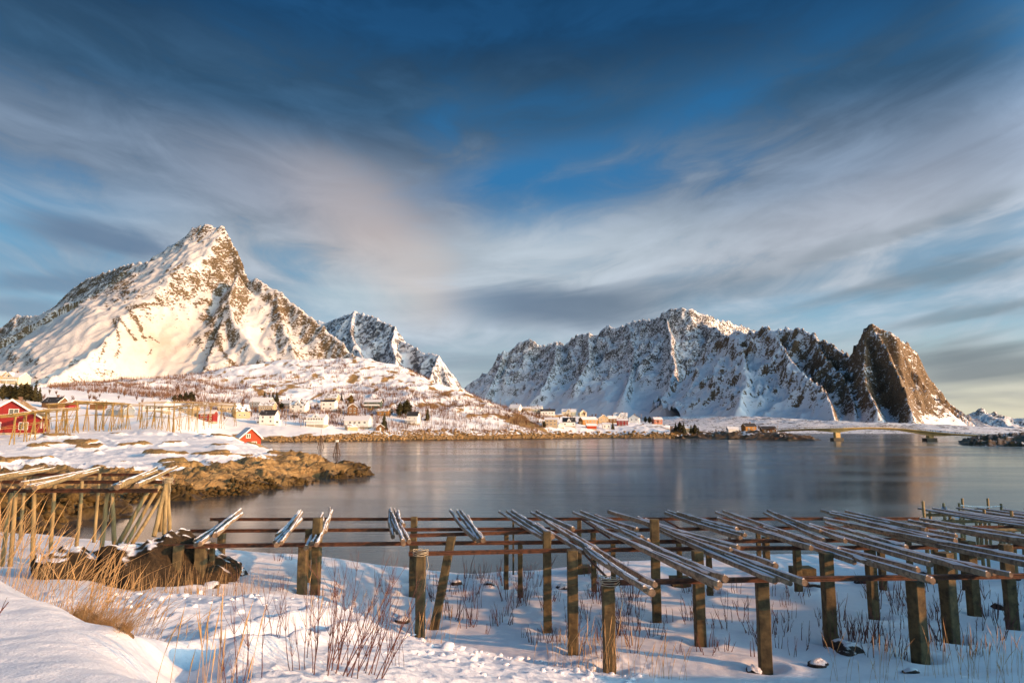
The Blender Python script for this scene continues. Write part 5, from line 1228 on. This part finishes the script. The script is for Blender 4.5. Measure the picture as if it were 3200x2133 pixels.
# red boathouse and red house on the point
bh = house('boathouse', 776, 1362, 4.6, 5.0, 2.1, 2.1, 34, 'orange', 'snow', 'small bright red boathouse with white trim behind the shore rocks', 'boathouse', None, .3, ridge='y', wins=[('f', -0.6, 2.7, .8, .8, 1), ('f', .8, 1.0, 1.0, .7, 1)], chimney=False, Y=160, eave=.4)
house('house', 52, 1330, 10.5, 15, 3.6, 3.6, 27, 'red', 'turf', 'large dark red house with white window frames and a grassy turf roof', group=G, ridge='y', base=.5, wins=[('f', 0.4, 4.9, 1.7, 1.6, 1), ('f', -2.6, 2.0, 1.6, 1.5, 1), ('f', 2.4, 2.0, 1.6, 1.5, 1), ('r', -4, 2.2, 1.4, 1.3, 1), ('r', 0, 2.2, 1.4, 1.3, 1), ('r', 4, 2.2, 1.4, 1.3, 1)], Y=152, eave=.6)
house('house', 45, 1198, 13, 9, 4.0, 2.8, -6, 'cream', 'snow', 'cream house with a wide veranda high on the slope above the firs', group=G, base=.8, wins=row(3.2, (-4, -2.5, -1, 1, 2.5, 4), .9, 1.1), dormer=4.5, balcony=True)
house('house', -12, 1178, 9, 8, 4, 2.6, 10, 'tan', 'snow', 'tan house higher up the slope behind the cream house', group=G, wins=row(2.6, (-2, 2)))
house('shed', 172, 1279, 8, 6, 2.6, 2.2, -10, 'brown', 'dark', 'dark-roofed shed behind the fish racks next to the turf-roofed house', 'shed', 'sheds of the village', chimney=True)
house('shed', 203, 1281, 8, 6, 2.4, 1.6, -6, 'red', 'snow', 'low red shed behind the fish racks', 'shed', 'sheds of the village', wins=row(1.4, (-1.5, 1.5), .8, .8), chimney=False)
house('shed', 307, 1282, 5.5, 5, 2.6, 1.8, 8, 'brown', 'patchy', 'brown shed glimpsed between the fish rack legs', 'shed', 'sheds of the village', chimney=False)
house('shed', 375, 1303, 9, 6, 2.6, 2.0, -14, 'grey', 'grey', 'grey shed under the longest fish rack', 'shed', 'sheds of the village', chimney=False)
house('house', 490, 1288, 11, 7, 3.4, 2.2, -4, 'white', 'snow', 'white house seen through the crowded legs of the fish rack', group=G, wins=row(2.2, (-3.5, -1.5, 1, 3), .9, 1.1))
house('house', 650, 1319, 8.0, 7, 4.4, 2.0, 4, 'red', 'snow', 'dark red two-storey house behind the crowded fish rack legs', group=G, wins=row(1.8, (-2.4, 0, 2.4), 1.1, 1.1) + row(3.9, (-2.4, 0, 2.4), 1.1, 1.1))
house('house', 590, 1296, 9, 7, 3.2, 2.4, -8, 'tan', 'patchy', 'tan house with a patchy roof in the midst of the fish racks', group=G, wins=row(2.0, (-2.5, 0, 2.5), .9, 1))
# right part of the village
RV = 'houses on the low spit'
for a in ((1611, 1283, 9, 8, 3.2, 3.0, -20, 'white', 'snow', 'white gabled house where the hill runs out to the low spit', dict(wins=row(2.1, (-2, 2)))),
          (1645, 1286, 7, 6, 2.6, 1.2, -4, 'tan', 'snow', 'low tan house next to the gabled house at the end of the hill', dict(wins=row(1.6, (-1.5, 1.5)))),
          (1675, 1290, 11, 8, 3.2, 2.6, -12, 'cream', 'grey', 'cream house with a sloping grey roof on the spit terrace', dict(wins=row(2, (-3, 0, 3)))),
          (1712, 1297, 13, 8, 4.2, 1.8, -3, 'white', 'dark', 'broad white house with a dark roof edge on the spit terrace', dict(wins=row(2.8, (-4, -1.5, 1.5, 4)))),
          (1778, 1295, 13, 8, 3.2, 2.6, -10, 'cream', 'snow', 'cream house with a snowy hipped roof on the spit', dict(wins=row(2, (-3, 0, 3)), dormer=4)),
          (1820, 1296, 6.5, 7, 3.4, 2.4, 10, 'cream', 'snow', 'small cream gabled house at the far end of the terrace', dict(ridge='y', wins=row(2.2, (-1.5, 1.5)))),
          (1722, 1334, 10, 7.5, 5.2, 1.6, -3, 'tan', 'snow', 'tan two-storey house beside the bare trees at the shore road', dict(wins=row(4.4, (-3, 0, 3), 1.3, 1) + row(1.9, (-3, 0, 3), 1.3, 1))),
          (1778, 1333, 10, 7.5, 3.4, 3.4, -2, 'white', 'dark', 'white house with a steep black roof and pointed dormer on the shore road', dict(wins=row(2.0, (-3.4, 3.4), 1, 1.2), dormer=3.0)),
          (1753, 1337, 4.5, 4.5, 2.2, 1.6, 0, 'white', 'snow', 'tiny white hut beside the house with the pointed dormer', dict(ridge='y', chimney=False)),
          (1838, 1328, 14, 9, 4.4, 2.4, 18, 'ochre', 'snow', 'large ochre brown building with a low extension on the spit', dict(wins=row(3.2, (-4, -1, 2, 5), 1.3, 1.1), porch=-1)),
          (1882, 1322, 9, 8, 4.4, 3.0, 10, 'tan', 'snow', 'tan gabled house uphill of the ochre building', dict(ridge='y', wins=row(3.6, (-2, 2)))),
          (1940, 1317, 12, 8, 4.4, 3.4, -8, 'white', 'grey', 'white house with a high roof behind the red house on the spit', dict(wins=row(3, (-4, -1.5, 1.5, 4)), dormer=4)),
          (1945, 1330, 9, 7, 4.2, 1.8, -4, 'red', 'snow', 'dark red two-storey house on the spit', dict(wins=row(3.4, (-2.8, 0, 2.8), 1, 1) + row(1.4, (-2.8, 0, 2.8), 1, 1))),
          (1983, 1320, 9, 8, 4.4, 3.0, -18, 'white', 'dark', 'white gabled house at the far end beyond the red house', dict(ridge='y', wins=row(3.4, (-2, 2)))),
          (1848, 1341, 8, 5, 2.4, 1.8, 4, 'orange', 'snow', 'small orange-red boat shed on the shore of the spit', dict(chimney=False)),
          (1895, 1341, 6.5, 6, 3.4, 1.4, -2, 'white', 'snow', 'small white cube-shaped house near the orange boat shed', dict(wins=row(2.2, (-1.6, 1.6)))),
          (1912, 1322, 7, 7, 3.6, 2.4, 6, 'brown', 'snow', 'brown house squeezed between the white and the tan house', dict(wins=row(2.4, (-1.6, 1.6)))),
          (2054, 1318, 7.5, 7, 4.0, 2.0, 5, 'pink', 'snow', 'faded red house alone on the snowy end of the spit', dict(wins=row(2.8, (-2, 2)))),
          (2146, 1352, 8, 7, 4.0, 1.8, 0, 'tan', 'snow', 'tan house among the dark pines by the water', dict(wins=row(2.6, (-2, 2)))),
          (2290, 1350, 8, 5, 2.4, 1.6, 0, 'white', 'snow', 'low white shed on the flat rocky islet', dict(chimney=False)),
          (2340, 1338, 9, 7, 3.4, 2.2, 10, 'ochre', 'dark', 'ochre cabin on the islet below the dark cliffs', dict(wins=row(2.2, (-2, 2)))),
          (2400, 1341, 10, 6, 2.6, 1.8, -4, 'brown', 'dark', 'long brown cabin where the bridge leaves the islet', dict(wins=row(1.6, (-3, 0, 3)), chimney=False))):
    px, py, w, d, h, rh, rot, wa, ro, lab, kw = a
    house('house' if 'shed' not in lab else 'shed', px, py, w, d, h, rh, rot, wa, ro, lab, 'house' if 'shed' not in lab else 'shed', RV, **kw)

# ------------------------------------------------------------------ trees
M_NEEDLE = simple_mat('dark_needles', (.030, .036, .014), .8, .5, .9, col2=(.085, .070, .020))
M_NEEDLE2 = simple_mat('golden_larch', (.20, .13, .03), .8, .4, .9)
M_BARK = simple_mat('bark', (.10, .065, .045), .9, .35)
M_SCRUB = simple_mat('bare_birch_twigs', (.13, .062, .028), .85, .4, .2, obj=True)
def fir_crown(seed, h=1.0, fat=.28, pine=False):
    rr = random.Random(seed); V = []; F = []
    n = 190
    for i in range(n):
        t = .10 + .90 * (i / n) ** 1.15; z = h * t
        if pine: R0 = fat * h * math.sin(min(1, t * 1.02) * math.pi) ** .9 * rr.uniform(.35, 1.2) + .015
        else: R0 = fat * h * (1 - t) ** .85 * rr.uniform(.6, 1.2) + .012
        a = rr.uniform(0, 6.28); dx, dy = math.cos(a), math.sin(a); sx, sy = -dy, dx
        wdt = R0 * rr.uniform(.30, .5) + .01; dr = -.30 * R0 if not pine else rr.uniform(-.2, .25) * R0
        b = len(V); r1 = R0 * rr.uniform(.0, .25)
        V += [(dx * r1, dy * r1, z + .02), (dx * R0 * .55 + sx * wdt, dy * R0 * .55 + sy * wdt, z + dr * .4), (dx * R0, dy * R0, z + dr), (dx * R0 * .55 - sx * wdt, dy * R0 * .55 - sy * wdt, z + dr * .4),
              (dx * R0 * .6, dy * R0 * .6, z + dr * .4 - R0 * .28)]
        F += [(b, b + 1, b + 2), (b, b + 2, b + 3), (b, b + 4, b + 2), (b + 1, b + 4, b + 3)]
    return np_mesh('crown', V, F, False)
FIR = [fir_crown(s) for s in (1, 2, 3)] + [fir_crown(4, fat=.30, pine=True), fir_crown(5, fat=.35, pine=True)]
trm = MB(); trm.tube([(0, 0, -.04), (0, 0, .5), (0, 0, .97)], [.022, .014, .002], 6); TRUNK = trm.mesh('trunk', True); TRUNK.materials.append(M_BARK)
for f_ in FIR: f_.materials.append(M_NEEDLE)
LAR = fir_crown(9, fat=.40, pine=True); LAR.materials.append(M_NEEDLE2)
tr = random.Random(5)
def tree(px, pyb, ph, k, lab, group, name='fir_tree'):
    x, y, z = lhit(px, pyb); h = ph / 2133.3 * y * 1.02
    o = empty(name, (x, y, z - .1), tr.uniform(0, 6), lab, 'tree', group); o.scale = (h, h, h)
    link('trunk', TRUNK, None, o); link('crown', LAR if k < 0 else FIR[k], None, o)
for (px, py, ph, k) in ((8, 1252, 55, 3), (28, 1248, 48, 4), (45, 1250, 58, 1), (62, 1252, 56, 3), (80, 1254, 60, 4), (96, 1250, 50, 0), (108, 1254, 58, 2), (122, 1256, 46, 1)):
    tree(px, py, ph, k, 'dark conifer in the grove under the cream house above the red turf-roofed house', 'grove under the cream house')
for (px, py, ph, k) in ((545, 1254, 22, 4), (562, 1255, 26, 4), (580, 1256, 32, 3), (596, 1256, 34, 3), (606, 1255, 28, 1)):
    tree(px, py, ph, k, 'dark pine in the clump above the crowded fish rack', 'pines above the fish racks', 'pine_tree')
for (px, py, ph, k) in ((826, 1256, 34, 0), (841, 1257, 32, 1), (852, 1258, 36, 2), (864, 1260, 40, 0)):
    tree(px, py, ph, k, 'one of four dark firs in a row above the long grey house', 'four firs above the grey house')
for a in ((879, 1282, 26, 4, 'dark bushy conifer between the grey houses and the dormer house'), (1067, 1252, 24, 1, 'lone fir beside the broad plain grey roof'),
          (1250, 1303, 48, 3, 'big dark pine behind the white house standing alone, the broader one'), (1272, 1303, 54, 4, 'big dark pine behind the white house standing alone, the taller one'),
          (1200, 1344, 52, 0, 'dark fir growing over the low boat shed'), (1336, 1315, 40, 0, 'single fir at the foot of the hill beyond the lone white house'),
          (1632, 1288, 12, 4, 'small round conifer between the roofs at the end of the hill'), (1700, 1337, 22, 4, 'dark bush-like pine beside the tan two-storey house'),
          (1915, 1341, 26, 1, 'fir in front of the red house on the spit')):
    tree(*a, 'conifers of the village')
tree(1097, 1258, 30, -1, 'golden-brown leafless larch above the dark brown house', 'conifers of the village', 'larch_tree')
for (px, py, ph, k) in ((2017, 1318, 20, 3), (2030, 1318, 22, 4), (2042, 1319, 18, 3)): tree(px, py, ph, k, 'dark pine beside the faded red house on the spit', 'pines by the faded red house', 'pine_tree')
for (px, py, ph, k) in ((2112, 1350, 26, 0), (2125, 1352, 32, 3), (2137, 1353, 36, 1), (2160, 1353, 30, 2), (2172, 1354, 34, 3), (2183, 1355, 26, 0)): tree(px, py, ph, k, 'dark pine in the grove round the tan house by the water', 'pine grove by the water', 'pine_tree')
# bare birches that stand out singly
def birch_crown(seed):
    rr = random.Random(seed); mb = MB()
    for i in range(34):
        a = rr.uniform(0, 6.28); s = rr.uniform(.12, .55); d = Vector((math.cos(a) * .55, math.sin(a) * .55, rr.uniform(.5, 1.3))).normalized(); L = rr.uniform(.25, .5)
        p = Vector((0, 0, s)); q = p + d * L * .6; t = q + (d + Vector((rr.uniform(-.4, .4), rr.uniform(-.4, .4), .5))).normalized() * L * .5; u = q + (d + Vector((rr.uniform(-.7, .7), rr.uniform(-.7, .7), .3))).normalized() * L * .4
        mb.tube([p, q, t], [.018, .013, .007], 3, False); mb.tube([q, u], [.011, .006], 3, False)
    return mb.mesh('crown')
BIR = [birch_crown(s) for s in range(4)]
for b_ in BIR: b_.materials.append(M_SCRUB)
def birch(px, py, ph, lab, group):
    x, y, z = lhit(px, py); h = ph / 2133.3 * y
    o = empty('birch_tree', (x, y, z - .1), tr.uniform(0, 6), lab, 'tree', group); o.scale = (h, h, h); link('trunk', TRUNK, None, o); link('crown', tr.choice(BIR), None, o)
for i in range(26): birch(tr.uniform(120, 640), tr.uniform(1215, 1262), tr.uniform(16, 30), 'bare birch on the snowy slope behind the fish racks', 'birches behind the fish racks')
for i in range(56): birch(tr.uniform(690, 1240), tr.uniform(1252, 1318), tr.uniform(14, 24), 'bare birch between the village houses below the hill', 'birches among the houses')
for i in range(24): birch(tr.uniform(1590, 2080), tr.uniform(1288, 1338), tr.uniform(12, 20), 'bare birch among the houses on the low spit', 'birches on the spit')
for i in range(10): birch(tr.uniform(2230, 2480), tr.uniform(1338, 1348), tr.uniform(10, 18), 'bare birch on the islet by the bridge', 'birches on the islet')
def scrub():
    rs = np.random.RandomState(8); n = 22000
    px = rs.uniform(150, 1720, n); Y = rs.uniform(430, 800, n)
    x = (px - 1600) / 2133.3 * Y; g = ground(x, Y)
    den = fbm(x / 70, Y / 70, 3, 401) + .6 * fbm(x / 18, Y / 18, 2, 405)
    low = sstep(75, 18, g)
    keep = (g > 4) & (den + .55 * low - .28 + rs.uniform(-.25, .25, n) > 0)
    x, Y, g = x[keep], Y[keep], g[keep]; V = []; F = []; k = 0
    for i in range(len(x)):
        for s in range(4):
            h = rs.uniform(1.4, 4.2); w = rs.uniform(.08, .18); ox, oy = rs.normal(0, .8, 2); lx = rs.normal(0, .35); a = rs.uniform(0, 3.14); c, q = math.cos(a) * w, math.sin(a) * w
            V += [(x[i] + ox - c, Y[i] + oy - q, g[i] - .4), (x[i] + ox + c, Y[i] + oy + q, g[i] - .4), (x[i] + ox + lx, Y[i] + oy, g[i] + h)]; F.append((k, k + 1, k + 2)); k += 3
    me = np_mesh('birch_scrub', V, F, False); tag(link('birch_scrub', me, M_SCRUB), 'low bare reddish birch scrub over the sunlit hill', 'scrub', kind='stuff')
scrub()

# ------------------------------------------------------------------ utility poles, beacons, cars
M_PPOLE = simple_mat('utility_pole_wood', (.28, .20, .13), .85, .2)
for (px, pb, ph, lab) in ((787, 1303, 50, 'wooden utility pole beside the long grey house'), (794, 1250, 26, 'wooden utility pole on the slope above the long grey house'), (893, 1330, 60, 'wooden utility pole next to the white house with two porches'),
        (988, 1268, 32, 'wooden utility pole uphill of the tall white house'), (1003, 1293, 40, 'wooden utility pole at the corner of the tall white house'), (1067, 1306, 55, 'wooden utility pole beside the dark brown house'),
        (1150, 1284, 28, 'wooden utility pole before the dark green house'), (940, 1334, 38, 'wooden pole beside the house with the long balcony'), (1348, 1338, 56, 'tall pole by the shore road past the lone white house'),
        (1564, 1264, 26, 'pale mast on the crest at the end of the hill'), (1556, 1336, 24, 'pole by the shore road below the hill'), (1695, 1339, 30, 'pole at the shore road beside the tan two-storey house'),
        (1800, 1345, 26, 'pole at the shore road before the ochre building'), (475, 1262, 26, 'pole rising behind the crowded fish rack'), (851, 1262, 24, 'pole among the four firs'), (2005, 1318, 26, 'pale mast at the far end of the spit'), (2430, 1336, 26, 'pole on the islet at the bridge end')):
    x, y, z = lhit(px, pb); h = ph / 2133.3 * y; o = empty('utility_pole', (x, y, z - .3), 0, lab, 'pole', 'utility poles of the village')
    mb = MB(); mb.tube([(0, 0, 0), (0, 0, h + .3)], [.16, .11], 7); mb.build('shaft', M_PPOLE, o)
    mb = MB(); mb.box(-.9, .9, -.16, -.06, h - .5, h - .36); mb.build('crossarm', M_PPOLE, o)
def beacon(px, pyw, top, mid, lab):
    x, y, z = on_z(px, pyw); k = y / 2133.3; o = empty('beacon', (x, y, -.8), 0, lab, 'beacon', 'beacons in the bay')
    zm = (pyw - mid) * k + .8; zt = (pyw - top) * k + .8; s = zm * .16
    for i in range(4):
        a = i * 1.5708 + .5; mb = MB(); mb.tube([(math.cos(a) * s * 1.5, math.sin(a) * s * 1.5, 0), (math.cos(a) * .14, math.sin(a) * .14, zm)], [.14, .10], 6); mb.build('leg', M_BARK, o)
    for f in (.35, .62):
        mb = MB(); q = s * 1.5 * (1 - f) + .1
        for i in range(4):
            a = i * 1.5708 + .5; b = a + 1.5708; mb.tube([(math.cos(a) * q, math.sin(a) * q, zm * f), (math.cos(b) * q, math.sin(b) * q, zm * f)], .07, 5)
        mb.build('tie_frame', M_BARK, o)
    mb = MB(); mb.tube([(0, 0, zm * .9), (0, 0, zt)], [.10, .05], 6); mb.build('mast', M_PPOLE, o)
    mb = MB(); mb.box(-.28, .28, -.28, .28, zm - .02, zm + .45); mb.build('lantern_box', M_TRIM, o)
beacon(1002, 1398, 1341, 1360, 'wooden tripod beacon with a mast standing farther out in the bay')
beacon(1052, 1424, 1360, 1381, 'larger wooden tripod beacon standing nearer the rocky point')
M_CARD = simple_mat('dark_car_paint', (.03, .035, .045), .3, .1); M_CARY = simple_mat('yellow_machine_paint', (.62, .34, .02), .45, .1); M_TYRE = simple_mat('tyre_rubber', (.02, .02, .02), .9, .1)
def car(px, py, mat, lab, name, rz, cab=True):
    x, y, z = lhit(px, py); o = empty(name, (x, y, z + .05), rz, lab, 'car' if name == 'parked_car' else 'van')
    mb = MB(); mb.prism([(-2.1, .35), (2.1, .35), (2.15, .8), (1.2, .95), (.7, 1.45), (-1.3, 1.5), (-2.0, .98), (-2.15, .8)], -.85, .85, 'y'); mb.build('body', mat, o)
    for sy in (-.86, .85):
        mb = MB(); mb.prism([(-1.75, .98), (1.05, .98), (.6, 1.38), (-1.2, 1.42)], sy, sy + .012, 'y'); mb.build('side_window', M_GLASS, o)
    for sx in (-1.35, 1.35):
        for sy in (-.88, .70):
            mb = MB(); mb.tube([(sx, sy, .33), (sx, sy + .18, .33)], .33, 12); mb.build('wheel', M_TYRE, o)
car(921, 1305, M_CARD, 'dark car parked on the snow below the dormer house', 'parked_car', .2)
car(1157, 1279, M_CARY, 'bright yellow van parked before the dark green house', 'parked_van', .1)

# ------------------------------------------------------------------ bridge
def bridge():
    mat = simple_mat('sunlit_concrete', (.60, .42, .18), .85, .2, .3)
    st = [(2440, 1344, 440, 2), (2472, 1341, 432, 5), (2545, 1338, 421, 6), (2600, 1337.5, 414, 12), (2616, 1337, 413, 14), (2632, 1336.5, 412, 12), (2665, 1335, 411, 8), (2710, 1334, 410, 6.5), (2760, 1335, 409, 6.5), (2808, 1337, 408, 7.5), (2870, 1343, 405, 12), (2908, 1347, 402, 14.5), (2940, 1350.5, 399, 11), (2985, 1354, 395, 6), (3044, 1358, 390, 4), (3075, 1360, 388, 3)]
    P0 = [Vector(pix(a, b, c)) for a, b, c, d in st]
    o = empty('road_bridge', (P0[7].x, P0[7].y, 0), 0, 'slender arched concrete road bridge on two piers, from the islet to the dark rock', 'bridge'); L = Vector(o.location)
    mb = MB(); n = len(st); rows = []
    for i, p in enumerate(P0):
        d = (P0[min(i + 1, n - 1)] - P0[max(i - 1, 0)]); d.z = 0; d.normalize(); s = Vector((-d.y, d.x, 0)); dep = st[i][3] / 2133.3 * st[i][2]
        w = 3.4; rows.append((p, s, dep))
        sec = [(-w, 0), (w, 0), (w, -.55), (2.0, -.75), (1.7, -max(dep, .9)), (-1.7, -max(dep, .9)), (-2.0, -.75), (-w, -.55)]
        mb.v += [tuple(p + s * a + Vector((0, 0, b)) - L) for a, b in sec]
    for i in range(n - 1):
        for k in range(8): mb.f.append((i * 8 + k, i * 8 + (k + 1) % 8, i * 8 + 8 + (k + 1) % 8, i * 8 + 8 + k))
    mb.f.append(tuple(range(8))); mb.f.append(tuple((n - 1) * 8 + k for k in range(7, -1, -1))); mb.build('deck_girder', mat, o)
    for sg in (-3.2, 3.2):
        mb = MB(); mb.tube([p + s * sg + Vector((0, 0, .95)) - L for p, s, dd in rows], .07, 5)
        for (p, s, dd), (p2, s2, d2) in zip(rows[:-1], rows[1:]):
            m = max(2, int((p2 - p).length / 3))
            for q in range(m): c = p.lerp(p2, q / m) + s * sg - L; mb.tube([c, c + Vector((0, 0, .95))], .05, 4)
        mb.build('railing', simple_mat('galvanised_rail', (.25, .19, .11), .6), o)
    for (px, pw, Y) in ((2616.5, 1376, 413), (2906.5, 1377, 402)):
        c = Vector(pix(px, pw, Y)); k = Y / 2133.3; q = min(rows, key=lambda r: (r[0] - c).length)
        mb = MB(); x, y = c.x - L.x, c.y - L.y; zt = q[0].z - q[2] + .3
        mb.box(x - 1.4, x + 1.4, y - 1.6, y + 1.6, 1.2, zt); pr = mb.build('pier', mat, o)
        mb = MB(); mb.prism([(x - 3.2, y - 2.5), (x + 2.8, y - 2.5), (x + 3.4, y), (x + 2.8, y + 2.5), (x - 3.2, y + 2.5), (x - 3.6, y)], -1.5, 1.75, 'z'); mb.build('plinth', simple_mat('wet_concrete', (.06, .05, .035), .6, .4, .5), pr)
bridge()

# ------------------------------------------------------------------ shore stones: rip-rap of the far shore, weed-hung rocks of the near beach
def stones(name, pts, size, seed, mat, lab, sub=1):
    bm = bmesh.new(); bmesh.ops.create_icosphere(bm, subdivisions=sub, radius=1.0)
    bv = np.array([v.co[:] for v in bm.verts]); bf = np.array([[v.index for v in f.verts] for f in bm.faces]); bm.free()
    rs = np.random.RandomState(seed); V = []; F = []; k = 0
    for (x, y, z) in pts:
        s = size * rs.gamma(5, .2); c = bv * (1 + rs.uniform(-.28, .28, (len(bv), 1))) * s * rs.uniform(.6, 1.25, 3)
        a = rs.uniform(0, 6.28); ca, sa = math.cos(a), math.sin(a); c = np.stack([c[:, 0] * ca - c[:, 1] * sa, c[:, 0] * sa + c[:, 1] * ca, c[:, 2] * .8], 1)
        V.append(c + np.array([x, y, z + s * .15])); F.append(bf + k); k += len(bv)
    me = np_mesh(name, np.concatenate(V), np.concatenate(F), False); return tag(link(name, me, mat), lab, 'stones', kind='stuff')
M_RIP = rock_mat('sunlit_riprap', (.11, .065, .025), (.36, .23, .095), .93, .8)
M_WEED = rock_mat('weedy_stone', (.012, .008, .004), (.13, .078, .020), 1.5, 1.6)
def strip(n, xs, rows0, rows1, seed):
    rs = np.random.RandomState(seed); out = []
    for i in range(n):
        px = rs.uniform(xs[0], xs[-1]); t = rs.random(); py = np.interp(px, xs, rows0) * (1 - t) + np.interp(px, xs, rows1) * t
        out.append((px, py))
    return out
def land_pts(pp, y0=45):
    out = []
    for px, py in pp:
        q = lhit(px, float(py), y0)
        if q[2] > -.5: out.append(q)
    return out
stones('riprap', land_pts(strip(1500, [1000, 1250, 1450, 1720], [1362, 1345, 1340, 1344], [1379, 1375, 1373, 1370], 5), 300), .62, 3, M_RIP, 'rough stone embankment below the shore road')
stones('shore_stones', land_pts(strip(420, [840, 1000, 1100], [1366, 1362, 1356], [1382, 1380, 1378], 6), 300), .55, 4, M_RIP, 'dark brown stones along the village shore')
stones('shore_stones', land_pts(strip(420, [1720, 1850, 2010, 2110], [1345, 1350, 1350, 1352], [1370, 1368, 1369, 1370], 7), 300), .7, 5, M_RIP, 'stones along the shore of the low spit')
stones('beach_stones', land_pts(strip(700, [-60, 150, 300, 420], [1535, 1540, 1545, 1545], [1625, 1625, 1610, 1575], 8), 32), .26, 6, M_WEED, 'weed-covered stones of the beach behind the wooden rack')
stones('shore_stones', land_pts(strip(900, [330, 530, 720, 900, 1100, 1180], [1545, 1530, 1520, 1498, 1478, 1474], [1570, 1557, 1547, 1521, 1490, 1479], 9), 45), .20, 7, M_WEED, 'weed-dark stones at the waterline of the rocky point')

# ------------------------------------------------------------------ tall wooden fish racks on the point
M_NEWWOOD = simple_mat('bleached_rack_pole', (.25, .165, .045), .8, .35, .8)
def rod(a, b, r, name, rack): 
    mb = MB(); mb.tube([Vector(a), Vector(b)], [r, r * .8], 6); return local(None, mb, name, M_NEWWOOD, rack)
def tall_rack(lab, line, dy, seed, polelab, npoles, wid=1.6):
    rr = random.Random(seed); tops = []; pts = []
    for (px, pyb, pyt) in line:
        x, y, z = lhit(px, pyb); t = pix(px, pyt, y); pts.append((x, y, z, t[2]))
    o = empty('tall_fish_rack', (pts[0][0], pts[0][1], pts[0][2]), 0, lab, 'fish rack', 'tall fish racks on the point')
    rows = []
    for rowk in (0, 1):
        tp = []
        for (x, y, z, zt) in pts:
            X, Y = x / y * (y + dy * rowk) + rr.uniform(-.3, .3), y + dy * rowk + rr.uniform(-.4, .4); zg = gz(X, Y)
            for sg in (-1, 1):
                rod((X + sg * wid * .22 + rr.uniform(-.12, .12), Y + rr.uniform(-.9, .9), zg - .3), (X - sg * .10, Y + rr.uniform(-.1, .1), zt + .12), .105, 'leg', o)
            if rr.random() < .25: rod((X + wid * 1.1, Y - .8, zg - .2), (X, Y, zg + (zt - zg) * .8), .06, 'brace', o)
            tp.append((X, Y, zt))
        rows.append(tp)
        for a, b in zip(tp[:-1], tp[1:]):
            rod((a[0] - .5, a[1], a[2] + .04), (b[0] + .5, b[1], b[2] + .06), .13, 'beam', o)
            if True: rod((a[0], a[1], a[2] - (a[2] - gz(a[0], a[1])) * .45), (b[0], b[1], b[2] - (b[2] - gz(b[0], b[1])) * .42), .06, 'crossbar', o)
            if rr.random() < .22: rod((a[0], a[1] - .1, gz(a[0], a[1]) + .1), (b[0], b[1] - .1, b[2] - .2), .06, 'brace', o)
    for a, b in zip(rows[0], rows[1]): rod((a[0], a[1] - .6, a[2] + .17), (b[0], b[1] + .6, b[2] + .17), .07, 'crossbar', o)
    # long poles laid along the top
    for i in range(npoles):
        f = i / max(1, npoles - 1); k = rr.randint(0, len(pts) - 3)
        A = Vector(rows[0][k]).lerp(Vector(rows[1][k]), f); B = Vector(rows[0][min(k + 3, len(pts) - 1)]).lerp(Vector(rows[1][min(k + 3, len(pts) - 1)]), f)
        pole('drying_pole', A + Vector((-.8, 0, .32)), B + Vector((.8, 0, .32)), .10, polelab, 'poles on the tall racks', sag=0.0, snow=.5, mat=M_NEWWOOD, segs=4)
tall_rack('tall pale wooden fish rack before the red turf-roofed house', [(-60, 1394, 1304), (-20, 1390, 1302), (40, 1386, 1298), (72, 1380, 1292), (103, 1374, 1286), (140, 1364, 1283), (172, 1356, 1282), (205, 1353, 1279), (236, 1351, 1276)], 12, 3, 'pale pole laid along the top of the rack before the red house', 12)
tall_rack('tallest pale wooden fish rack with slanting struts, behind the snow-free rocks', [(150, 1350, 1266), (195, 1351, 1262), (234, 1352, 1256), (265, 1347, 1257), (293, 1345, 1258), (320, 1346, 1259), (345, 1347, 1260), (372, 1343, 1262), (396, 1341, 1263), (438, 1340, 1265)], 12, 4, 'pale pole laid along the top of the tallest fish rack', 14)
tall_rack('crowded pale wooden fish rack of many crossed legs beside the red boathouse', [(455, 1338, 1268), (478, 1340, 1269), (500, 1344, 1270), (522, 1348, 1271), (540, 1352, 1272), (560, 1346, 1268), (585, 1345, 1266), (612, 1350, 1270), (635, 1340, 1265), (655, 1338, 1262), (690, 1337, 1264), (735, 1333, 1268)], 16, 5, 'pale pole laid along the top of the rack beside the red boathouse', 16, 2.2)
tall_rack('low far fish rack glimpsed behind the crowded one', [(430, 1318, 1258), (480, 1318, 1256), (540, 1318, 1256), (600, 1316, 1256), (660, 1316, 1257), (730, 1316, 1260)], 10, 6, 'pale pole laid along the top of the far low rack', 6)
